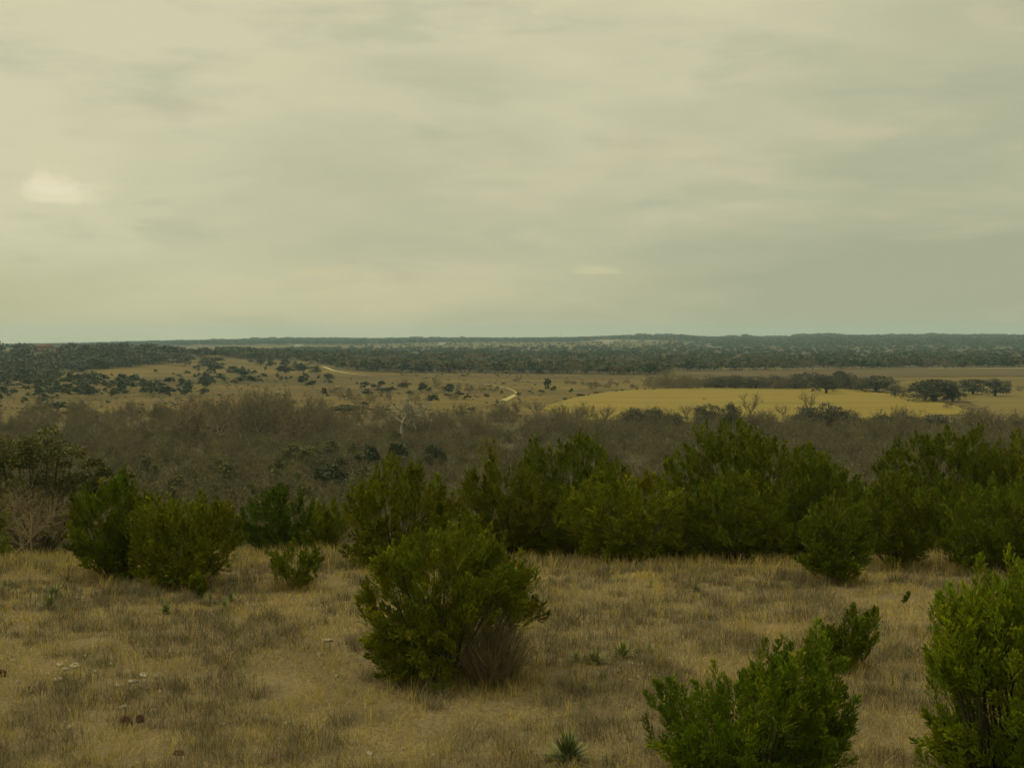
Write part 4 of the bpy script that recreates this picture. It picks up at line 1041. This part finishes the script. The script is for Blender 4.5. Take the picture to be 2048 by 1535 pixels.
# ------------------------------------------------------------------ far buildings and small things
def box(G, c, s, tint=(1, 1, 1), mat=0):
    c, s = np.array(c, float), np.array(s, float) / 2
    V = np.array([c + s * np.array(k) for k in [(-1, -1, -1), (1, -1, -1), (1, 1, -1), (-1, 1, -1), (-1, -1, 1), (1, -1, 1), (1, 1, 1), (-1, 1, 1)]])
    G.add(V, [[0, 3, 2, 1], [4, 5, 6, 7], [0, 1, 5, 4], [1, 2, 6, 5], [2, 3, 7, 6], [3, 0, 4, 7]], tint, mat)
M['red_roof'] = plain_mat('red_roof', (.125, .075, .048)); M['cream_wall'] = plain_mat('cream_wall', (.20, .15, .09))
M['white_wall'] = plain_mat('white_wall', (.6, .57, .48)); M['grey_roof'] = plain_mat('grey_roof', (.3, .29, .26)); M['glass'] = plain_mat('dark_window', (.03, .035, .04), .15)
M['metal'] = plain_mat('mast_metal', (.3, .31, .3)); M['black'] = plain_mat('black_hide', (.012, .011, .01))
def house(px, v, w, h, dep, roof, wall, label, Y=None):
    p = hit(px, v) if Y is None else ground(px, Y)
    r = empty('house', p); tag(r, label, 'house')
    hw = h * .5
    G = Geo(); box(G, (0, 0, hw / 2 - .5), (w, dep, hw + 1)); wl = obj('wall', G.mesh('house_wall', [M[wall]]), r)
    G = Geo(); o_ = .5; a, b = w / 2 + o_, dep / 2 + o_
    V = [(-a, -b, hw), (a, -b, hw), (a, b, hw), (-a, b, hw), (-a * .86, -.02, h), (a * .86, -.02, h), (a * .86, .02, h), (-a * .86, .02, h)]
    G.add(V, [[0, 3, 2, 1], [4, 5, 6, 7], [0, 1, 5, 4], [1, 2, 6, 5], [2, 3, 7, 6], [3, 0, 4, 7]])
    obj('roof', G.mesh('house_roof', [M[roof]]), r)
    for k in (-.3, 0, .3):
        G = Geo(); box(G, (w * k, -dep / 2 - .02, hw * .5), (w * .09, .06, hw * .4)); obj('window', G.mesh('house_window', [M['glass']]), r)
house(88, 700, 21, 9.0, 11, 'red_roof', 'cream_wall', 'low house with a red roof above the oak wood on the left skyline', 1640)
house(56, 700, 9, 5.0, 7, 'grey_roof', 'white_wall', 'small pale shed left of the red roofed house', 1660)
house(598, 691, 24, 6.5, 12, 'grey_roof', 'white_wall', 'white farm building on the pale field left of centre', 3900)
house(1717, 697, 14, 6, 9, 'grey_roof', 'white_wall', 'pale building among the dark far woods on the right', 2450)
house(1215, 684, 30, 9, 14, 'grey_roof', 'white_wall', 'pale farm building by the far field in the middle of the skyline', 4300)
house(885, 686, 26, 8, 12, 'grey_roof', 'white_wall', 'pale building among far trees left of the skyline mast', 4300)
G = Geo(); p = ground(1122, 5600)
tube(G, np.array([(0, 0, -1), (0, 0, 20), (0, 0, 46)]), [.8, .55, .25], 6)
for z in range(4, 46, 6): box(G, (0, 0, z), (1.6, 1.6, .4))
tag(obj('radio_mast', G.mesh('radio_mast', [M['metal']]), None, p), 'thin radio mast standing on the far skyline', 'mast')
def cow():
    p = hit(1302, 757); G = Geo()
    body = np.array([(-1.0, 0, 1.0), (-.8, 0, 1.05), (-.2, 0, 1.0), (.5, 0, 1.02), (.95, 0, 1.12), (1.25, 0, 1.25), (1.5, 0, 1.15), (1.75, 0, .95)])
    tube(G, body, [.18, .38, .44, .42, .34, .2, .19, .1], 8)
    for x in (-.75, .7):
        for y in (-.2, .2): tube(G, np.array([(x, y, .9), (x - .04, y, .45), (x, y, -.02)]), [.16, .08, .06], 5)
    tube(G, np.array([(-1.0, 0, 1.15), (-1.12, 0, .8), (-1.12, 0, .4)]), [.05, .03, .04], 4)
    o = obj('cow', G.mesh('cow', [M['black']], True), None, p); o.rotation_euler = (0, 0, .2); tag(o, 'black cow standing on the tan grass left of the hedgerow', 'cow')
cow()
bare(1409, 799, 11, 4.5, 'low brown brush heap lying alone on the yellow hay field', name='brush_heap')['category'] = 'brush heap'

# ------------------------------------------------------------------ haze: one closed box of even, pale air
def haze():
    G = Geo(); box(G, (0, 0, -17), (19400, 19400, 170))
    me = G.mesh('haze', [])
    m = bpy.data.materials.new('haze_air'); m.use_nodes = True; t = m.node_tree; t.nodes.clear()
    v = t.nodes.new('ShaderNodeVolumePrincipled'); v.inputs['Color'].default_value = (.60, .86, 1.0, 1); v.inputs['Density'].default_value = 7.0e-5
    v.inputs['Anisotropy'].default_value = .2
    o = t.nodes.new('ShaderNodeOutputMaterial'); t.links.new(v.outputs[0], o.inputs['Volume'])
    m.cycles.homogeneous_volume = True if hasattr(m.cycles, 'homogeneous_volume') else None
    me.materials.append(m)
    tag(obj('haze', me), 'thin pale haze in the air over the valley', None, None, 'stuff')
haze()
